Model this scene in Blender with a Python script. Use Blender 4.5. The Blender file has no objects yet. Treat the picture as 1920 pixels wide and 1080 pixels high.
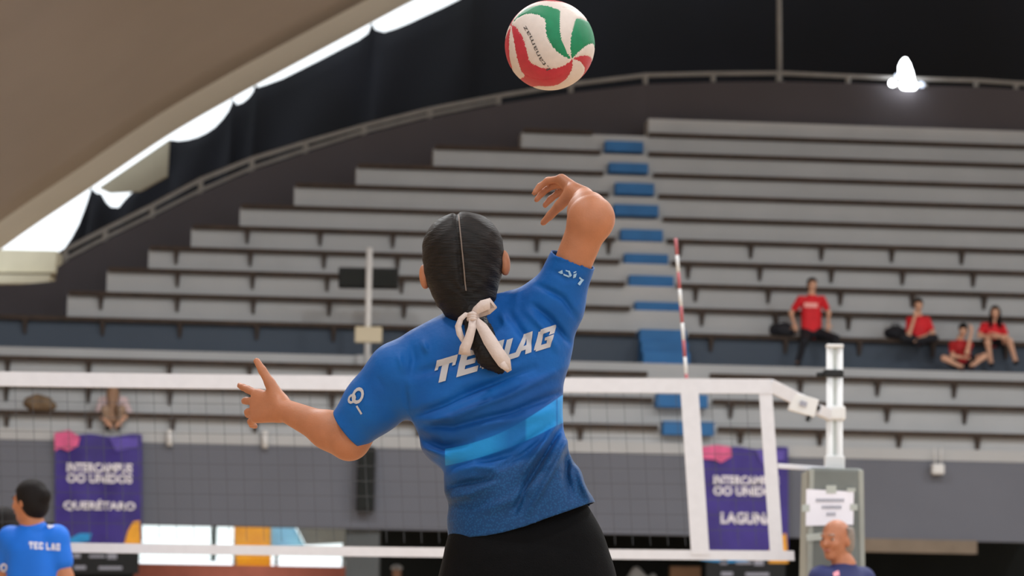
import bpy, bmesh, math, random
import numpy as np
from mathutils import Vector, Matrix
from mathutils.bvhtree import BVHTree

random.seed(7)
np.random.seed(7)
SC = bpy.context.scene
COL = SC.collection

# ------------------------------------------------------------------ camera, world, lights, exposure
F = 4940.0            # focal length in pixels of the 1920x1080 frame
CAM_H = 0.9
PITCH = math.atan((1165 - 540) / F)
ROLL = 0.0175
cp, sp, cr, sr = math.cos(PITCH), math.sin(PITCH), math.cos(ROLL), math.sin(ROLL)
FWD = Vector((0, cp, sp))
_r0, _u0 = Vector((1, 0, 0)), Vector((0, -sp, cp))
RIGHT = _r0 * cr + _u0 * sr
UP = _u0 * cr - _r0 * sr
CAM = Vector((0, 0, CAM_H))
cam_data = bpy.data.cameras.new('camera')
cam = bpy.data.objects.new('camera', cam_data)
COL.objects.link(cam)
m = Matrix((RIGHT, UP, -FWD)).transposed().to_4x4()
m.translation = CAM
cam.matrix_world = m
cam_data.sensor_width = 36.0
cam_data.lens = 36.0 * F / 1920
cam_data.clip_end = 500
cam_data.dof.use_dof = True
cam_data.dof.focus_distance = 6.05
cam_data.dof.aperture_fstop = 6.5
SC.camera = cam

world = bpy.data.worlds.new('daylight')
SC.world = world
world.use_nodes = True
bg = world.node_tree.nodes['Background']
bg.inputs[0].default_value = (0.90, 0.96, 1.0, 1)
bg.inputs[1].default_value = 1.9

SC.view_settings.view_transform = 'Standard'
SC.view_settings.look = 'None'
SC.view_settings.gamma = 1.0
SC.view_settings.use_curve_mapping = False
SC.view_settings.exposure = -0.13


def ray(px, py):
    return (RIGHT * ((px - 960) / F) + UP * (-(py - 540) / F) + FWD)


def P(px, py, Y):
    d = ray(px, py)
    return CAM + d * (Y / d.y)


def proj(p):
    v = Vector(p) - CAM
    z = v.dot(FWD)
    return 960 + F * v.dot(RIGHT) / z, 540 - F * v.dot(UP) / z


# ------------------------------------------------------------------ materials
def srgb(r, g, b):
    def c(v):
        v = v / 255.0
        return v / 12.92 if v <= 0.04045 else ((v + 0.055) / 1.055) ** 2.4
    return (c(r), c(g), c(b), 1.0)


MATS = {}


def mat(name, col, rough=0.6, var=0.08, scale=8.0, bump=0.0, bscale=60.0, metal=0.0, spec=0.4, sheen=0.0, sss=0.0):
    if name in MATS:
        return MATS[name]
    mt = bpy.data.materials.new(name)
    mt.use_nodes = True
    nt = mt.node_tree
    b = nt.nodes['Principled BSDF']
    b.inputs['Roughness'].default_value = rough
    b.inputs['Metallic'].default_value = metal
    b.inputs['Specular IOR Level'].default_value = spec
    if sheen:
        b.inputs['Sheen Weight'].default_value = sheen
    if sss:
        b.inputs['Subsurface Weight'].default_value = sss
        b.inputs['Subsurface Radius'].default_value = (0.012, 0.005, 0.003)
        b.inputs['Subsurface Scale'].default_value = 1.0
    tc = nt.nodes.new('ShaderNodeTexCoord')
    nz = nt.nodes.new('ShaderNodeTexNoise')
    nz.inputs['Scale'].default_value = scale
    nz.inputs['Detail'].default_value = 4
    nt.links.new(tc.outputs['Object'], nz.inputs['Vector'])
    rp = nt.nodes.new('ShaderNodeValToRGB')
    rp.color_ramp.elements[0].position = 0.3
    rp.color_ramp.elements[1].position = 0.7
    rp.color_ramp.elements[0].color = tuple(v * (1 - var) for v in col[:3]) + (1,)
    rp.color_ramp.elements[1].color = tuple(min(1, v * (1 + var)) for v in col[:3]) + (1,)
    nt.links.new(nz.outputs['Fac'], rp.inputs['Fac'])
    nt.links.new(rp.outputs['Color'], b.inputs['Base Color'])
    if bump:
        n2 = nt.nodes.new('ShaderNodeTexNoise')
        n2.inputs['Scale'].default_value = bscale
        n2.inputs['Detail'].default_value = 3
        nt.links.new(tc.outputs['Object'], n2.inputs['Vector'])
        bp = nt.nodes.new('ShaderNodeBump')
        bp.inputs['Strength'].default_value = bump
        bp.inputs['Distance'].default_value = 0.01
        nt.links.new(n2.outputs['Fac'], bp.inputs['Height'])
        nt.links.new(bp.outputs['Normal'], b.inputs['Normal'])
    MATS[name] = mt
    return mt


def emis(name, col, strength):
    mt = bpy.data.materials.new(name)
    mt.use_nodes = True
    nt = mt.node_tree
    b = nt.nodes['Principled BSDF']
    b.inputs['Base Color'].default_value = col
    b.inputs['Emission Color'].default_value = col
    b.inputs['Emission Strength'].default_value = strength
    MATS[name] = mt
    return mt


class NX:
    """tiny expression builder for math nodes"""
    def __init__(s, nt, sock):
        s.nt, s.sock = nt, sock

    def _op(s, op, o=None, clamp=False):
        n = s.nt.nodes.new('ShaderNodeMath')
        n.operation = op
        n.use_clamp = clamp
        s.nt.links.new(s.sock, n.inputs[0])
        if o is not None:
            if isinstance(o, NX):
                s.nt.links.new(o.sock, n.inputs[1])
            else:
                n.inputs[1].default_value = o
        return NX(s.nt, n.outputs[0])

    def __add__(s, o): return s._op('ADD', o)
    def __sub__(s, o): return s._op('SUBTRACT', o)
    def __mul__(s, o): return s._op('MULTIPLY', o)
    def step(s, edge, soft):       # 0 below edge, 1 above, over width soft
        return ((s - (edge - soft / 2)) * (1.0 / soft))._op('ADD', 0.0, True)
    def lstep(s, o, soft):         # 1 where s > o (o may be NX)
        return ((s - o) * (1.0 / soft))._op('ADD', 0.5, True)
    def inv(s): return (s * -1.0) + 1.0


skin = mat('skin_tan', srgb(172, 112, 80), 0.55, 0.07, 25, 0.08, 220, sss=0.12)
skin_far = mat('skin_light', srgb(205, 160, 135), 0.6, 0.07, 25)
M_hair = mat('hair_dark', srgb(22, 18, 18), 0.7, 0.35, 120, 0.5, 180, spec=0.15)
M_riser = mat('riser_paint', srgb(174, 176, 178), 0.7, 0.05, 1.2, 0.1, 12)
M_seat = mat('bench_wood', srgb(58, 46, 38), 0.75, 0.3, 6)
M_iron = mat('bracket_iron', srgb(62, 52, 46), 0.7, 0.3, 20)
M_wall = mat('front_wall_paint', srgb(103, 106, 116), 0.8, 0.05, 0.8, 0.1, 10)
M_dark = mat('parapet_paint', srgb(72, 68, 72), 0.85, 0.07, 0.7, 0.1, 8)
M_aisle = mat('aisle_wall_paint', srgb(72, 82, 95), 0.85, 0.07, 0.7, 0.1, 8)
M_blue = mat('stair_blue_paint', srgb(44, 104, 160), 0.7, 0.1, 3)
M_rail = mat('rail_steel', srgb(135, 133, 130), 0.55, 0.1, 4)
M_tarp = mat('tarp_black', srgb(9, 10, 17), 0.95, 0.5, 0.35, 0.4, 1.2)
M_shell = mat('shell_concrete', srgb(176, 163, 153), 0.85, 0.07, 0.25, 0.1, 3)
M_rim = mat('rim_sky_glow', srgb(225, 222, 215), 0.7, 0.04, 0.5)  # sky light on the shell's edge, put into the colour
M_white = mat('white_paint', srgb(214, 215, 216), 0.55, 0.03, 6)
M_tape = mat('net_tape_white', srgb(208, 209, 216), 0.7, 0.03, 20)
M_black = mat('black_rubber', srgb(22, 24, 26), 0.7, 0.2, 20)
M_cream = mat('cream_board', srgb(205, 196, 172), 0.7, 0.05, 2)
M_brick = mat('brick_red_paint', srgb(176, 104, 88), 0.85, 0.1, 3)
M_column = mat('column_concrete', srgb(88, 92, 94), 0.85, 0.08, 2)
M_brown = mat('beam_brown', srgb(125, 112, 98), 0.8, 0.1, 3)
M_floor = mat('sports_floor', srgb(196, 168, 134), 0.55, 0.08, 2)
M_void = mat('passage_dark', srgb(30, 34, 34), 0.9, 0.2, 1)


# ------------------------------------------------------------------ mesh helpers
def new_obj(name, me, material, parent=None):
    o = bpy.data.objects.new(name, me)
    COL.objects.link(o)
    if material is not None:
        me.materials.append(material)
    if parent is not None:
        o.parent = parent
        o.location = -world_loc(parent)
    return o


def world_loc(o):
    v = Vector(o.location)
    while o.parent:
        o = o.parent
        v = v + Vector(o.location)
    return v


def mesh_np(name, V, Q, smooth=True):
    """numpy verts (N,3), faces (M,k) -> mesh"""
    me = bpy.data.meshes.new(name)
    V = np.asarray(V, np.float32)
    Q = np.asarray(Q, np.int32)
    k = Q.shape[1]
    me.vertices.add(len(V))
    me.vertices.foreach_set('co', V.ravel())
    me.loops.add(Q.size)
    me.loops.foreach_set('vertex_index', Q.ravel())
    me.polygons.add(len(Q))
    me.polygons.foreach_set('loop_start', np.arange(0, Q.size, k, dtype=np.int32))
    me.polygons.foreach_set('use_smooth', np.full(len(Q), smooth))
    me.update(calc_edges=True)
    me.validate()
    return me


class MB:
    """collects simple shapes (world coordinates) into one mesh"""
    def __init__(s):
        s.v, s.f = [], []

    def hexa(s, c8):
        b = len(s.v)
        s.v += [Vector(c) for c in c8]
        for q in ((0, 3, 2, 1), (4, 5, 6, 7), (0, 1, 5, 4), (1, 2, 6, 5), (2, 3, 7, 6), (3, 0, 4, 7)):
            s.f.append(tuple(b + i for i in q))
        return s

    def box(s, c, size, ax=None):
        ax = ax or (Vector((1, 0, 0)), Vector((0, 1, 0)), Vector((0, 0, 1)))
        c = Vector(c)
        hx, hy, hz = ax[0] * size[0] / 2, ax[1] * size[1] / 2, ax[2] * size[2] / 2
        return s.hexa([c - hx - hy - hz, c + hx - hy - hz, c + hx + hy - hz, c - hx + hy - hz,
                       c - hx - hy + hz, c + hx - hy + hz, c + hx + hy + hz, c - hx + hy + hz])

    def tube(s, pts, r, n=10, cap=True):
        pts = [Vector(p) for p in pts]
        rs = r if isinstance(r, (list, tuple)) else [r] * len(pts)
        base = len(s.v)
        prev = None
        for i, p in enumerate(pts):
            t = (pts[min(i + 1, len(pts) - 1)] - pts[max(i - 1, 0)]).normalized()
            if prev is None:
                a = t.orthogonal().normalized()
            else:
                a = (prev - t * prev.dot(t)).normalized()
            prev = a
            b = t.cross(a)
            for k in range(n):
                an = 2 * math.pi * k / n
                s.v.append(p + (a * math.cos(an) + b * math.sin(an)) * rs[i])
        for i in range(len(pts) - 1):
            for k in range(n):
                a0 = base + i * n + k
                a1 = base + i * n + (k + 1) % n
                s.f.append((a0, a1, a1 + n, a0 + n))
        if cap:
            s.f.append(tuple(base + k for k in reversed(range(n))))
            s.f.append(tuple(base + (len(pts) - 1) * n + k for k in range(n)))
        return s

    def prism(s, poly, d):
        """polygon (list of world points) extruded by vector d"""
        n = len(poly)
        b = len(s.v)
        d = Vector(d)
        s.v += [Vector(p) for p in poly] + [Vector(p) + d for p in poly]
        s.f.append(tuple(b + i for i in range(n)))
        s.f.append(tuple(b + n + i for i in reversed(range(n))))
        for i in range(n):
            j = (i + 1) % n
            s.f.append((b + j, b + i, b + n + i, b + n + j))
        return s

    def build(s, name, material, parent=None, smooth=False, bevel=0.0):
        me = bpy.data.meshes.new(name)
        me.from_pydata([tuple(v) for v in s.v], [], s.f)
        bm = bmesh.new()
        bm.from_mesh(me)
        bmesh.ops.recalc_face_normals(bm, faces=bm.faces)
        bm.to_mesh(me)
        bm.free()
        if smooth:
            for p in me.polygons:
                p.use_smooth = len(p.vertices) == 4
        o = new_obj(name, me, material, parent)
        if bevel:
            md = o.modifiers.new('bevel', 'BEVEL')
            md.width = bevel
            md.segments = 2
        return o


def tag(o, label=None, cat=None, group=None, kind=None):
    if label: o['label'] = label
    if cat: o['category'] = cat
    if group: o['group'] = group
    if kind: o['kind'] = kind
    return o


def thing(name, loc, label, cat, group=None):
    o = bpy.data.objects.new(name, None)
    o.empty_display_size = 0.1
    COL.objects.link(o)
    o.location = loc
    return tag(o, label, cat, group)


# ------------------------------------------------------------------ signed distance volumes
def rc(a, b, r1, r2=None, k=0.02):
    return dict(t='rc', a=np.array(a, float), b=np.array(b, float), r1=r1, r2=r1 if r2 is None else r2, k=k)


def el(c, r, R=None, k=0.02):
    return dict(t='el', c=np.array(c, float), r=np.array(r, float), R=None if R is None else np.array(R, float), k=k)


def bbox_of(p):
    if p['t'] == 'rc':
        r = max(p['r1'], p['r2'])
        return np.minimum(p['a'], p['b']) - r, np.maximum(p['a'], p['b']) + r
    if p['t'] == 'el':
        r = p['r'].max()
        return p['c'] - r, p['c'] + r
    return p['lo'], p['hi']


def eval_prim(p, X, Y, Z):
    if p['t'] == 'rc':
        a, b = p['a'], p['b']
        d = b - a
        L2 = max(float(d @ d), 1e-9)
        t = np.clip(((X - a[0]) * d[0] + (Y - a[1]) * d[1] + (Z - a[2]) * d[2]) / L2, 0, 1)
        r = p['r1'] + (p['r2'] - p['r1']) * t
        return np.sqrt((X - a[0] - t * d[0]) ** 2 + (Y - a[1] - t * d[1]) ** 2 + (Z - a[2] - t * d[2]) ** 2) - r
    if p['t'] == 'el':
        q = [X - p['c'][0], Y - p['c'][1], Z - p['c'][2]]
        if p['R'] is not None:
            R = p['R']     # rows = local axes
            q = [R[i][0] * q[0] + R[i][1] * q[1] + R[i][2] * q[2] for i in range(3)]
        k0 = np.sqrt(sum((q[i] / p['r'][i]) ** 2 for i in range(3)))
        k1 = np.sqrt(sum((q[i] / p['r'][i] ** 2) ** 2 for i in range(3))) + 1e-9
        return k0 * (k0 - 1) / k1
    return p['fn'](X, Y, Z)


def volume(prims, res, post=None, off=0.0):
    los, his = zip(*[bbox_of(p) for p in prims])
    pad = 4 * res + 0.02 + off
    lo = np.min(los, 0) - pad
    hi = np.max(his, 0) + pad
    n = np.ceil((hi - lo) / res).astype(int) + 1
    ax = [(lo[i] + np.arange(n[i]) * res).astype(np.float32) for i in range(3)]
    Fd = np.full(n, 0.2, np.float32)
    for p in prims:
        l, h = bbox_of(p)
        mg = p['k'] + 5 * res + off
        i0 = np.clip(((l - mg - lo) / res).astype(int), 0, n - 1)
        i1 = np.clip(((h + mg - lo) / res).astype(int) + 2, 1, n)
        s = tuple(slice(i0[i], i1[i]) for i in range(3))
        X, Y, Z = np.meshgrid(ax[0][s[0]], ax[1][s[1]], ax[2][s[2]], indexing='ij', sparse=True)
        d = eval_prim(p, X, Y, Z)
        a = Fd[s]
        k = p['k']
        hh = np.maximum(k - np.abs(a - d), 0) / k
        Fd[s] = np.minimum(a, d) - hh * hh * k * 0.25
    if off:
        Fd -= off
    if post:
        X, Y, Z = np.meshgrid(*ax, indexing='ij', sparse=True)
        Fd = post(Fd, X, Y, Z)
    return surface_nets(Fd.astype(np.float32), lo, res)


def surface_nets(Fd, lo, res):
    S = Fd < 0
    nx, ny, nz = Fd.shape
    c = [S[i:nx - 1 + i, j:ny - 1 + j, k:nz - 1 + k] for i in (0, 1) for j in (0, 1) for k in (0, 1)]
    anyi = c[0].copy()
    alli = c[0].copy()
    for q in c[1:]:
        anyi |= q
        alli &= q
    act = np.argwhere(anyi & ~alli)
    idx = np.full((nx - 1, ny - 1, nz - 1), -1, np.int32)
    idx[act[:, 0], act[:, 1], act[:, 2]] = np.arange(len(act))
    acc = np.zeros((len(act), 3))
    cnt = np.zeros(len(act))
    cor = [(i, j, k) for i in (0, 1) for j in (0, 1) for k in (0, 1)]
    val = [Fd[act[:, 0] + i, act[:, 1] + j, act[:, 2] + k].astype(float) for i, j, k in cor]
    for a in range(8):
        for b in range(a + 1, 8):
            df = [cor[b][q] - cor[a][q] for q in range(3)]
            if sum(abs(v) for v in df) != 1:
                continue
            va, vb = val[a], val[b]
            msk = (va < 0) != (vb < 0)
            t = np.where(msk, va / np.where(msk, va - vb, 1), 0)
            for q in range(3):
                acc[:, q] += np.where(msk, cor[a][q] + t * df[q], 0)
            cnt += msk
    V = lo + (act + acc / np.maximum(cnt, 1)[:, None]) * res
    quads = []
    for axis in range(3):
        s0 = [slice(1, -1)] * 3
        s1 = [slice(1, -1)] * 3
        s0[axis] = slice(0, -1)
        s1[axis] = slice(1, None)
        A, B = S[tuple(s0)], S[tuple(s1)]
        e = np.argwhere(A != B)
        flip = A[e[:, 0], e[:, 1], e[:, 2]]
        o = np.ones(3, int)
        o[axis] = 0
        g = e + o
        u, v = [(1, 2), (2, 0), (0, 1)][axis]
        eu = np.zeros(3, int); eu[u] = 1
        ev = np.zeros(3, int); ev[v] = 1
        q = [g - eu - ev, g - ev, g, g - eu]
        ids = np.stack([idx[w[:, 0], w[:, 1], w[:, 2]] for w in q], 1)
        ids[~flip] = ids[~flip][:, ::-1]
        quads.append(ids)
    Q = np.concatenate(quads)
    return V, Q[(Q >= 0).all(1)]


def clip_open(V, Q, g, res):
    """drop faces where g(v) < 0, snap the open border onto g = 0"""
    gv = g(V)
    keep = (gv[Q] > -0.7 * res).all(1)
    Q = Q[keep]
    used = np.unique(Q)
    mp = np.full(len(V), -1, np.int64)
    mp[used] = np.arange(len(used))
    V = V[used].copy()
    Q = mp[Q]
    gv = g(V)
    b = np.abs(gv) < 0.9 * res
    h = 1e-4
    gr = np.stack([(g(V + np.eye(3)[i] * h) - gv) / h for i in range(3)], 1)
    gr /= np.maximum((gr ** 2).sum(1), 1e-6)[:, None]
    e = np.concatenate([Q[:, [i, (i + 1) % 4]] for i in range(4)])
    key = np.sort(e, 1)
    _, inv, ct = np.unique(key, axis=0, return_inverse=True, return_counts=True)
    border = np.zeros(len(V), bool)
    border[e[ct[inv.ravel()] == 1].ravel()] = True
    mv = b & border
    V[mv] -= gr[mv] * gv[mv][:, None]
    return V, Q


def sdf_obj(name, prims, res, material, parent=None, post=None, off=0.0, clip=None, solid=0.0):
    V, Q = volume(prims, res, post, off)
    if clip is not None:
        V, Q = clip_open(V, Q, clip, res)
    me = mesh_np(name, V, Q)
    o = new_obj(name, me, material, parent)
    if solid:
        md = o.modifiers.new('thickness', 'SOLIDIFY')
        md.thickness = solid
        md.offset = -1
    return o


def text_mesh(body, size=1.0, bold=0.0, sx=1.0):
    """flat lettering in the XY plane, centred; returns verts, faces"""
    cu = bpy.data.curves.new('lettering', 'FONT')
    cu.body = body
    cu.size = size
    cu.offset = bold
    cu.align_x = 'CENTER'
    cu.align_y = 'CENTER'
    cu.resolution_u = 3
    ob = bpy.data.objects.new('lettering', cu)
    COL.objects.link(ob)
    dg = bpy.context.evaluated_depsgraph_get()
    me = bpy.data.meshes.new_from_object(ob.evaluated_get(dg))
    v = [Vector((p.co.x * sx, p.co.y, 0)) for p in me.vertices]
    f = [tuple(p.vertices) for p in me.polygons]
    bpy.data.objects.remove(ob)
    bpy.data.curves.remove(cu)
    bpy.data.meshes.remove(me)
    return v, f


def text_obj(name, body, size, origin, ex, ey, material, parent, bold=0.0, sx=1.0):
    v, f = text_mesh(body, size, bold, sx)
    w = [Vector(origin) + Vector(ex) * p.x + Vector(ey) * p.y for p in v]
    me = bpy.data.meshes.new(name)
    me.from_pydata([tuple(p) for p in w], [], f)
    return new_obj(name, me, material, parent)


def bvh_of(o):
    me = o.data
    off = world_loc(o)
    return BVHTree.FromPolygons([tuple(v.co + off) for v in me.vertices], [tuple(p.vertices) for p in me.polygons])


def decal(name, quads, bvh, material, parent, n=6, lift=0.0025):
    """patches given as 4 picture points each, laid on a surface found along the sight line"""
    V, Fc = [], []
    for q in quads:
        grid = {}
        for i in range(n + 1):
            for j in range(n + 1):
                u, w = i / n, j / n
                x = (q[0][0] * (1 - u) + q[1][0] * u) * (1 - w) + (q[3][0] * (1 - u) + q[2][0] * u) * w
                y = (q[0][1] * (1 - u) + q[1][1] * u) * (1 - w) + (q[3][1] * (1 - u) + q[2][1] * u) * w
                d = ray(x, y).normalized()
                hit, nr, _, _ = bvh.ray_cast(CAM, d)
                if hit is not None:
                    if nr.dot(d) > 0: nr = -nr
                    grid[i, j] = len(V)
                    V.append(hit + nr * lift)
        for i in range(n):
            for j in range(n):
                k = [(i, j), (i + 1, j), (i + 1, j + 1), (i, j + 1)]
                if all(a in grid for a in k):
                    pts = [V[grid[a]] for a in k]
                    if max((pts[0] - pts[2]).length, (pts[1] - pts[3]).length) < 0.05:
                        Fc.append(tuple(grid[a] for a in k))
    me = bpy.data.meshes.new(name)
    me.from_pydata([tuple(v) for v in V], [], Fc)
    for p in me.polygons: p.use_smooth = True
    return new_obj(name, me, material, parent)
FILL_W = 1150

# ------------------------------------------------------------------ hall: stand geometry
T = 0.085
U = Vector((1, T, 0)).normalized()
W = Vector((-T, 1, 0)).normalized()
ZUP = Vector((0, 0, 1))


def at_px(p0, px):
    """the point on the level line through p0 along the stand that falls on picture column px"""
    a, b = -60.0, 60.0
    for _ in range(60):
        c = (a + b) / 2
        if proj(p0 + U * c)[0] < px: a = c
        else: b = c
    return p0 + U * ((a + b) / 2)


def along(p0, a, b, depth, z0, z1):
    """8 corners of a bar from point a to b (on one stand line), depth away from the court, heights z0..z1"""
    q = []
    for z in (z0, z1):
        for p, dd in ((a, 0), (b, 0), (b, depth), (a, depth)):
            v = p + W * dd
            q.append(Vector((v.x, v.y, z)))
    return q


RIGHT_PX = 2120
LOW_Y = {0: (815, 42.1), 1: (764, 42.6), 2: (716, 43.1)}
UP_LINES = [595, 550, 508.5, 467.5, 427, 385, 346, 307, 271, 238]       # tops of the risers at column 1680
UP_LEFT = [127, 201, 279, 359, 450, 552, 668, 813, 978, 1216]           # where each riser starts
UP_DEPTH = [45.35 + 0.52 * i for i in range(10)]

stand = thing('grandstand', P(960, 1000, 46) * 1.0, 'stepped concrete grandstand with pale risers rising behind the net', 'grandstand')
stand.location = Vector((0, 46, 0))
line_pts = {}


def stand_row(key, y, Y, left_px, height, depth, material, name='step'):
    p0 = P(1680, y, Y)
    line_pts[key] = p0
    a, b = at_px(p0, left_px), at_px(p0, RIGHT_PX)
    MB().hexa(along(p0, a, b, depth, p0.z - height, p0.z)).build(name, material, stand)
    return p0, a, b


z_floor_low = P(1680, 862, 42.0).z
for i, (y, Y) in LOW_Y.items():
    stand_row(('low', i), y, Y, -260, 0.62 if i else P(1680, y, Y).z - z_floor_low, 0.5, M_riser)
# projecting ledge along the foot of the lowest riser
p0 = P(1680, 840, 41.98)
MB().hexa(along(p0, at_px(p0, -260), at_px(p0, RIGHT_PX), 0.12, z_floor_low, p0.z)).build('ledge', M_riser, stand)
# aisle edge with its pale kerb
p0, a, b = stand_row('aisle', 693, 43.6, -260, 0.62, 1.3, M_riser, 'aisle_slab')
Z_AISLE = p0.z
# dark wall between aisle and upper rows
p0 = P(1680, 642, 44.85)
line_pts['seatwall'] = p0
MB().hexa(along(p0, at_px(p0, -260), at_px(p0, RIGHT_PX), 0.5, Z_AISLE, p0.z)).build('aisle_wall', M_aisle, stand)
for i in range(10):
    stand_row(('up', i), UP_LINES[i], UP_DEPTH[i], UP_LEFT[i], 0.75, 0.55, M_riser)
# front wall of the stand with the passage below it
Z_WALL = P(1680, 1012, 42.0).z
p0 = P(1680, 862, 42.0)
fw = MB().hexa(along(p0, at_px(p0, -300), at_px(p0, RIGHT_PX), 0.3, Z_WALL, z_floor_low)).build('wall_front', M_wall)
tag(fw, 'grey painted front wall below the benches', None, None, 'structure')
slab = MB().hexa(along(p0, at_px(p0, -300) + W * .3, at_px(p0, RIGHT_PX) + W * .3, 6.5, Z_WALL + .6, Z_WALL + .8)).build('trim_1', M_void)
tag(slab, 'dark soffit slab above the passage below the stand', None, None, 'structure')

# parapet behind the stand, following the ends of the rows
def edge_depth(px):
    xs = [-260] + UP_LEFT + [2400]
    ys = [UP_DEPTH[0] - .2] + UP_DEPTH + [UP_DEPTH[-1]]
    return float(np.interp(px, xs, ys)) + 0.58


par_top = [(-260, 540), (40, 533), (103, 527), (108, 500), (122, 492), (197, 452), (285, 409), (376, 363), (472, 321), (573, 287), (682, 253), (806, 222),
           (935, 196), (1070, 174), (1210, 158), (1337, 154), (1460, 153), (1590, 156), (1690, 160), (1830, 163), (1900, 167), (2120, 178)]
mb = MB()
for (x0, y0), (x1, y1) in zip(par_top[:-1], par_top[1:]):
    Ya, Yb = edge_depth(x0), edge_depth(x1)
    a, b = P(x0, y0, Ya), P(x1, y1, Yb)
    lo = Vector((0, 0, -1.9))
    th = Vector((0, .18, 0))
    za = Vector((a.x, a.y, min(a.z - 1.6, a.z)))
    zb = Vector((b.x, b.y, min(b.z - 1.6, b.z)))
    mb.hexa([za, zb, zb + th, za + th, a, b, b + th, a + th])
par = mb.build('wall_back', M_dark)
tag(par, 'dark grey parapet wall curving up along the row ends', None, None, 'structure')

# railing on the parapet
rail_px = [(122, 469), (197, 430), (285, 386), (376, 337), (472, 298), (573, 267), (682, 236), (806, 205), (935, 180), (1070, 158), (1210, 141),
           (1337, 138), (1460, 137), (1590, 143), (1712, 148), (1830, 151), (1905, 156), (2100, 166)]
r0 = P(682, 250, edge_depth(682) + .09)
railing = thing('railing', r0, 'grey steel handrail curving up along the dark parapet', 'railing')
pts = [P(x, y, edge_depth(x) + .09) for x, y in rail_px]
MB().tube(pts, .042, 8).build('top_rail', M_rail, railing, True)
low_px = [(x, np.interp(x, [p[0] for p in par_top], [p[1] for p in par_top]) - 6) for x, y in rail_px[:9]]
MB().tube([P(x, y, edge_depth(x) + .09) for x, y in low_px], .035, 8).build('lower_rail', M_rail, railing, True)
for (x, y) in rail_px[:-1]:
    yb = np.interp(x, [p[0] for p in par_top], [p[1] for p in par_top]) + 3
    MB().tube([P(x, y, edge_depth(x) + .09), P(x, yb, edge_depth(x) + .09)], .05, 8).build('post', M_rail, railing, True)

# ------------------------------------------------------------------ benches: dark planks on brackets at the top of each riser
ORD = ['lowest', 'second', 'third', 'fourth', 'fifth', 'sixth', 'seventh', 'eighth', 'ninth', 'tenth']
gap_px = {('low', 0): (1232, 1345), ('low', 1): (1222, 1335), ('low', 2): (1212, 1330), 'seatwall': (1190, 1290)}
gaps_up = [(1180, 1280), (1170, 1268), (1160, 1258), (1152, 1250), (1142, 1242), (1140, 1234), (1130, 1224), (1125, 1215), (1110, 1216)]
brk_px = {('low', 0): 1684, ('low', 1): 1662, ('low', 2): 1644, 'seatwall': 1610, ('up', 0): 1590, ('up', 1): 1575, ('up', 2): 1691, ('up', 3): 1671}


def bracket_mesh():
    """one tapering plate, origin at its top against the riser, local x along the stand, y towards the court (negative)"""
    mb = MB()
    t = 0.045
    for sgn in (1,):
        A = [Vector((-t, 0, 0)), Vector((t, 0, 0)), Vector((t, -.145, 0)), Vector((-t, -.145, 0))]
        B = [Vector((-t * .45, 0, -.25)), Vector((t * .45, 0, -.25)), Vector((t * .45, -.05, -.25)), Vector((-t * .45, -.05, -.25))]
        mb.hexa(B + A)
    me = bpy.data.meshes.new('bracket')
    me.from_pydata([tuple(v) for v in mb.v], [], mb.f)
    bm = bmesh.new(); bm.from_mesh(me); bmesh.ops.recalc_face_normals(bm, faces=bm.faces); bm.to_mesh(me); bm.free()
    me.materials.append(M_iron)
    return me


BRK = bracket_mesh()
ANG = math.atan(T)


def bench(key, left_px, right_px, label, brackets=True):
    p0 = line_pts[key]
    a, b = at_px(p0, left_px), at_px(p0, right_px)
    mid = (a + b) / 2
    t = thing('bench', mid, label, 'bench', 'plank benches of the grandstand')
    z = p0.z
    sa, sb = a - W * .15, b - W * .15
    # two boards side by side form the seat
    for d0, d1 in ((0.0, .07), (.085, .16)):
        MB().hexa(along(p0, sa + W * d0, sb + W * d0, d1 - d0, z - .02, z + .05)).build('plank', M_seat, t)
    if brackets:
        ref = at_px(p0, brk_px[key])
        s0 = (ref - a).dot(U)
        L = (b - a).dot(U)
        k = math.ceil((0.15 - s0) / 1.28)
        while s0 + k * 1.28 < L - .1:
            q = a + U * (s0 + k * 1.28)
            o = bpy.data.objects.new('bracket', BRK)
            COL.objects.link(o)
            o.parent = t
            o.location = Vector((q.x, q.y, z + .004)) - mid
            o.rotation_euler = (0, 0, ANG)
            k += 1
    return t


SIDE = ('roof side of the blue steps', 'tall pole side of the blue steps')
for i in range(3):
    g = gap_px[('low', i)]
    w = ('lowest', 'middle', 'top')[i]
    bench(('low', i), -250, g[0], f'dark plank bench, {w} row of lower tier, {SIDE[0]}')
    bench(('low', i), g[1], RIGHT_PX - 10, f'dark plank bench, {w} row of lower tier, {SIDE[1]}')
g = gap_px['seatwall']
bench('seatwall', -250, g[0], f'dark plank bench along aisle wall, {SIDE[0]}')
bench('seatwall', g[1], RIGHT_PX - 10, f'dark plank bench along aisle wall, {SIDE[1]}')
for i in range(9):
    g = gaps_up[i]
    w = ORD[i]
    if g[0] - UP_LEFT[i] > 60:
        bench(('up', i), UP_LEFT[i] + 3, g[0], f'dark plank bench, {w} riser above aisle wall, {SIDE[0]}', i < 4)
    bench(('up', i), g[1], RIGHT_PX - 10, f'dark plank bench, {w} riser above aisle wall, {SIDE[1]}', i < 4)

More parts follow.
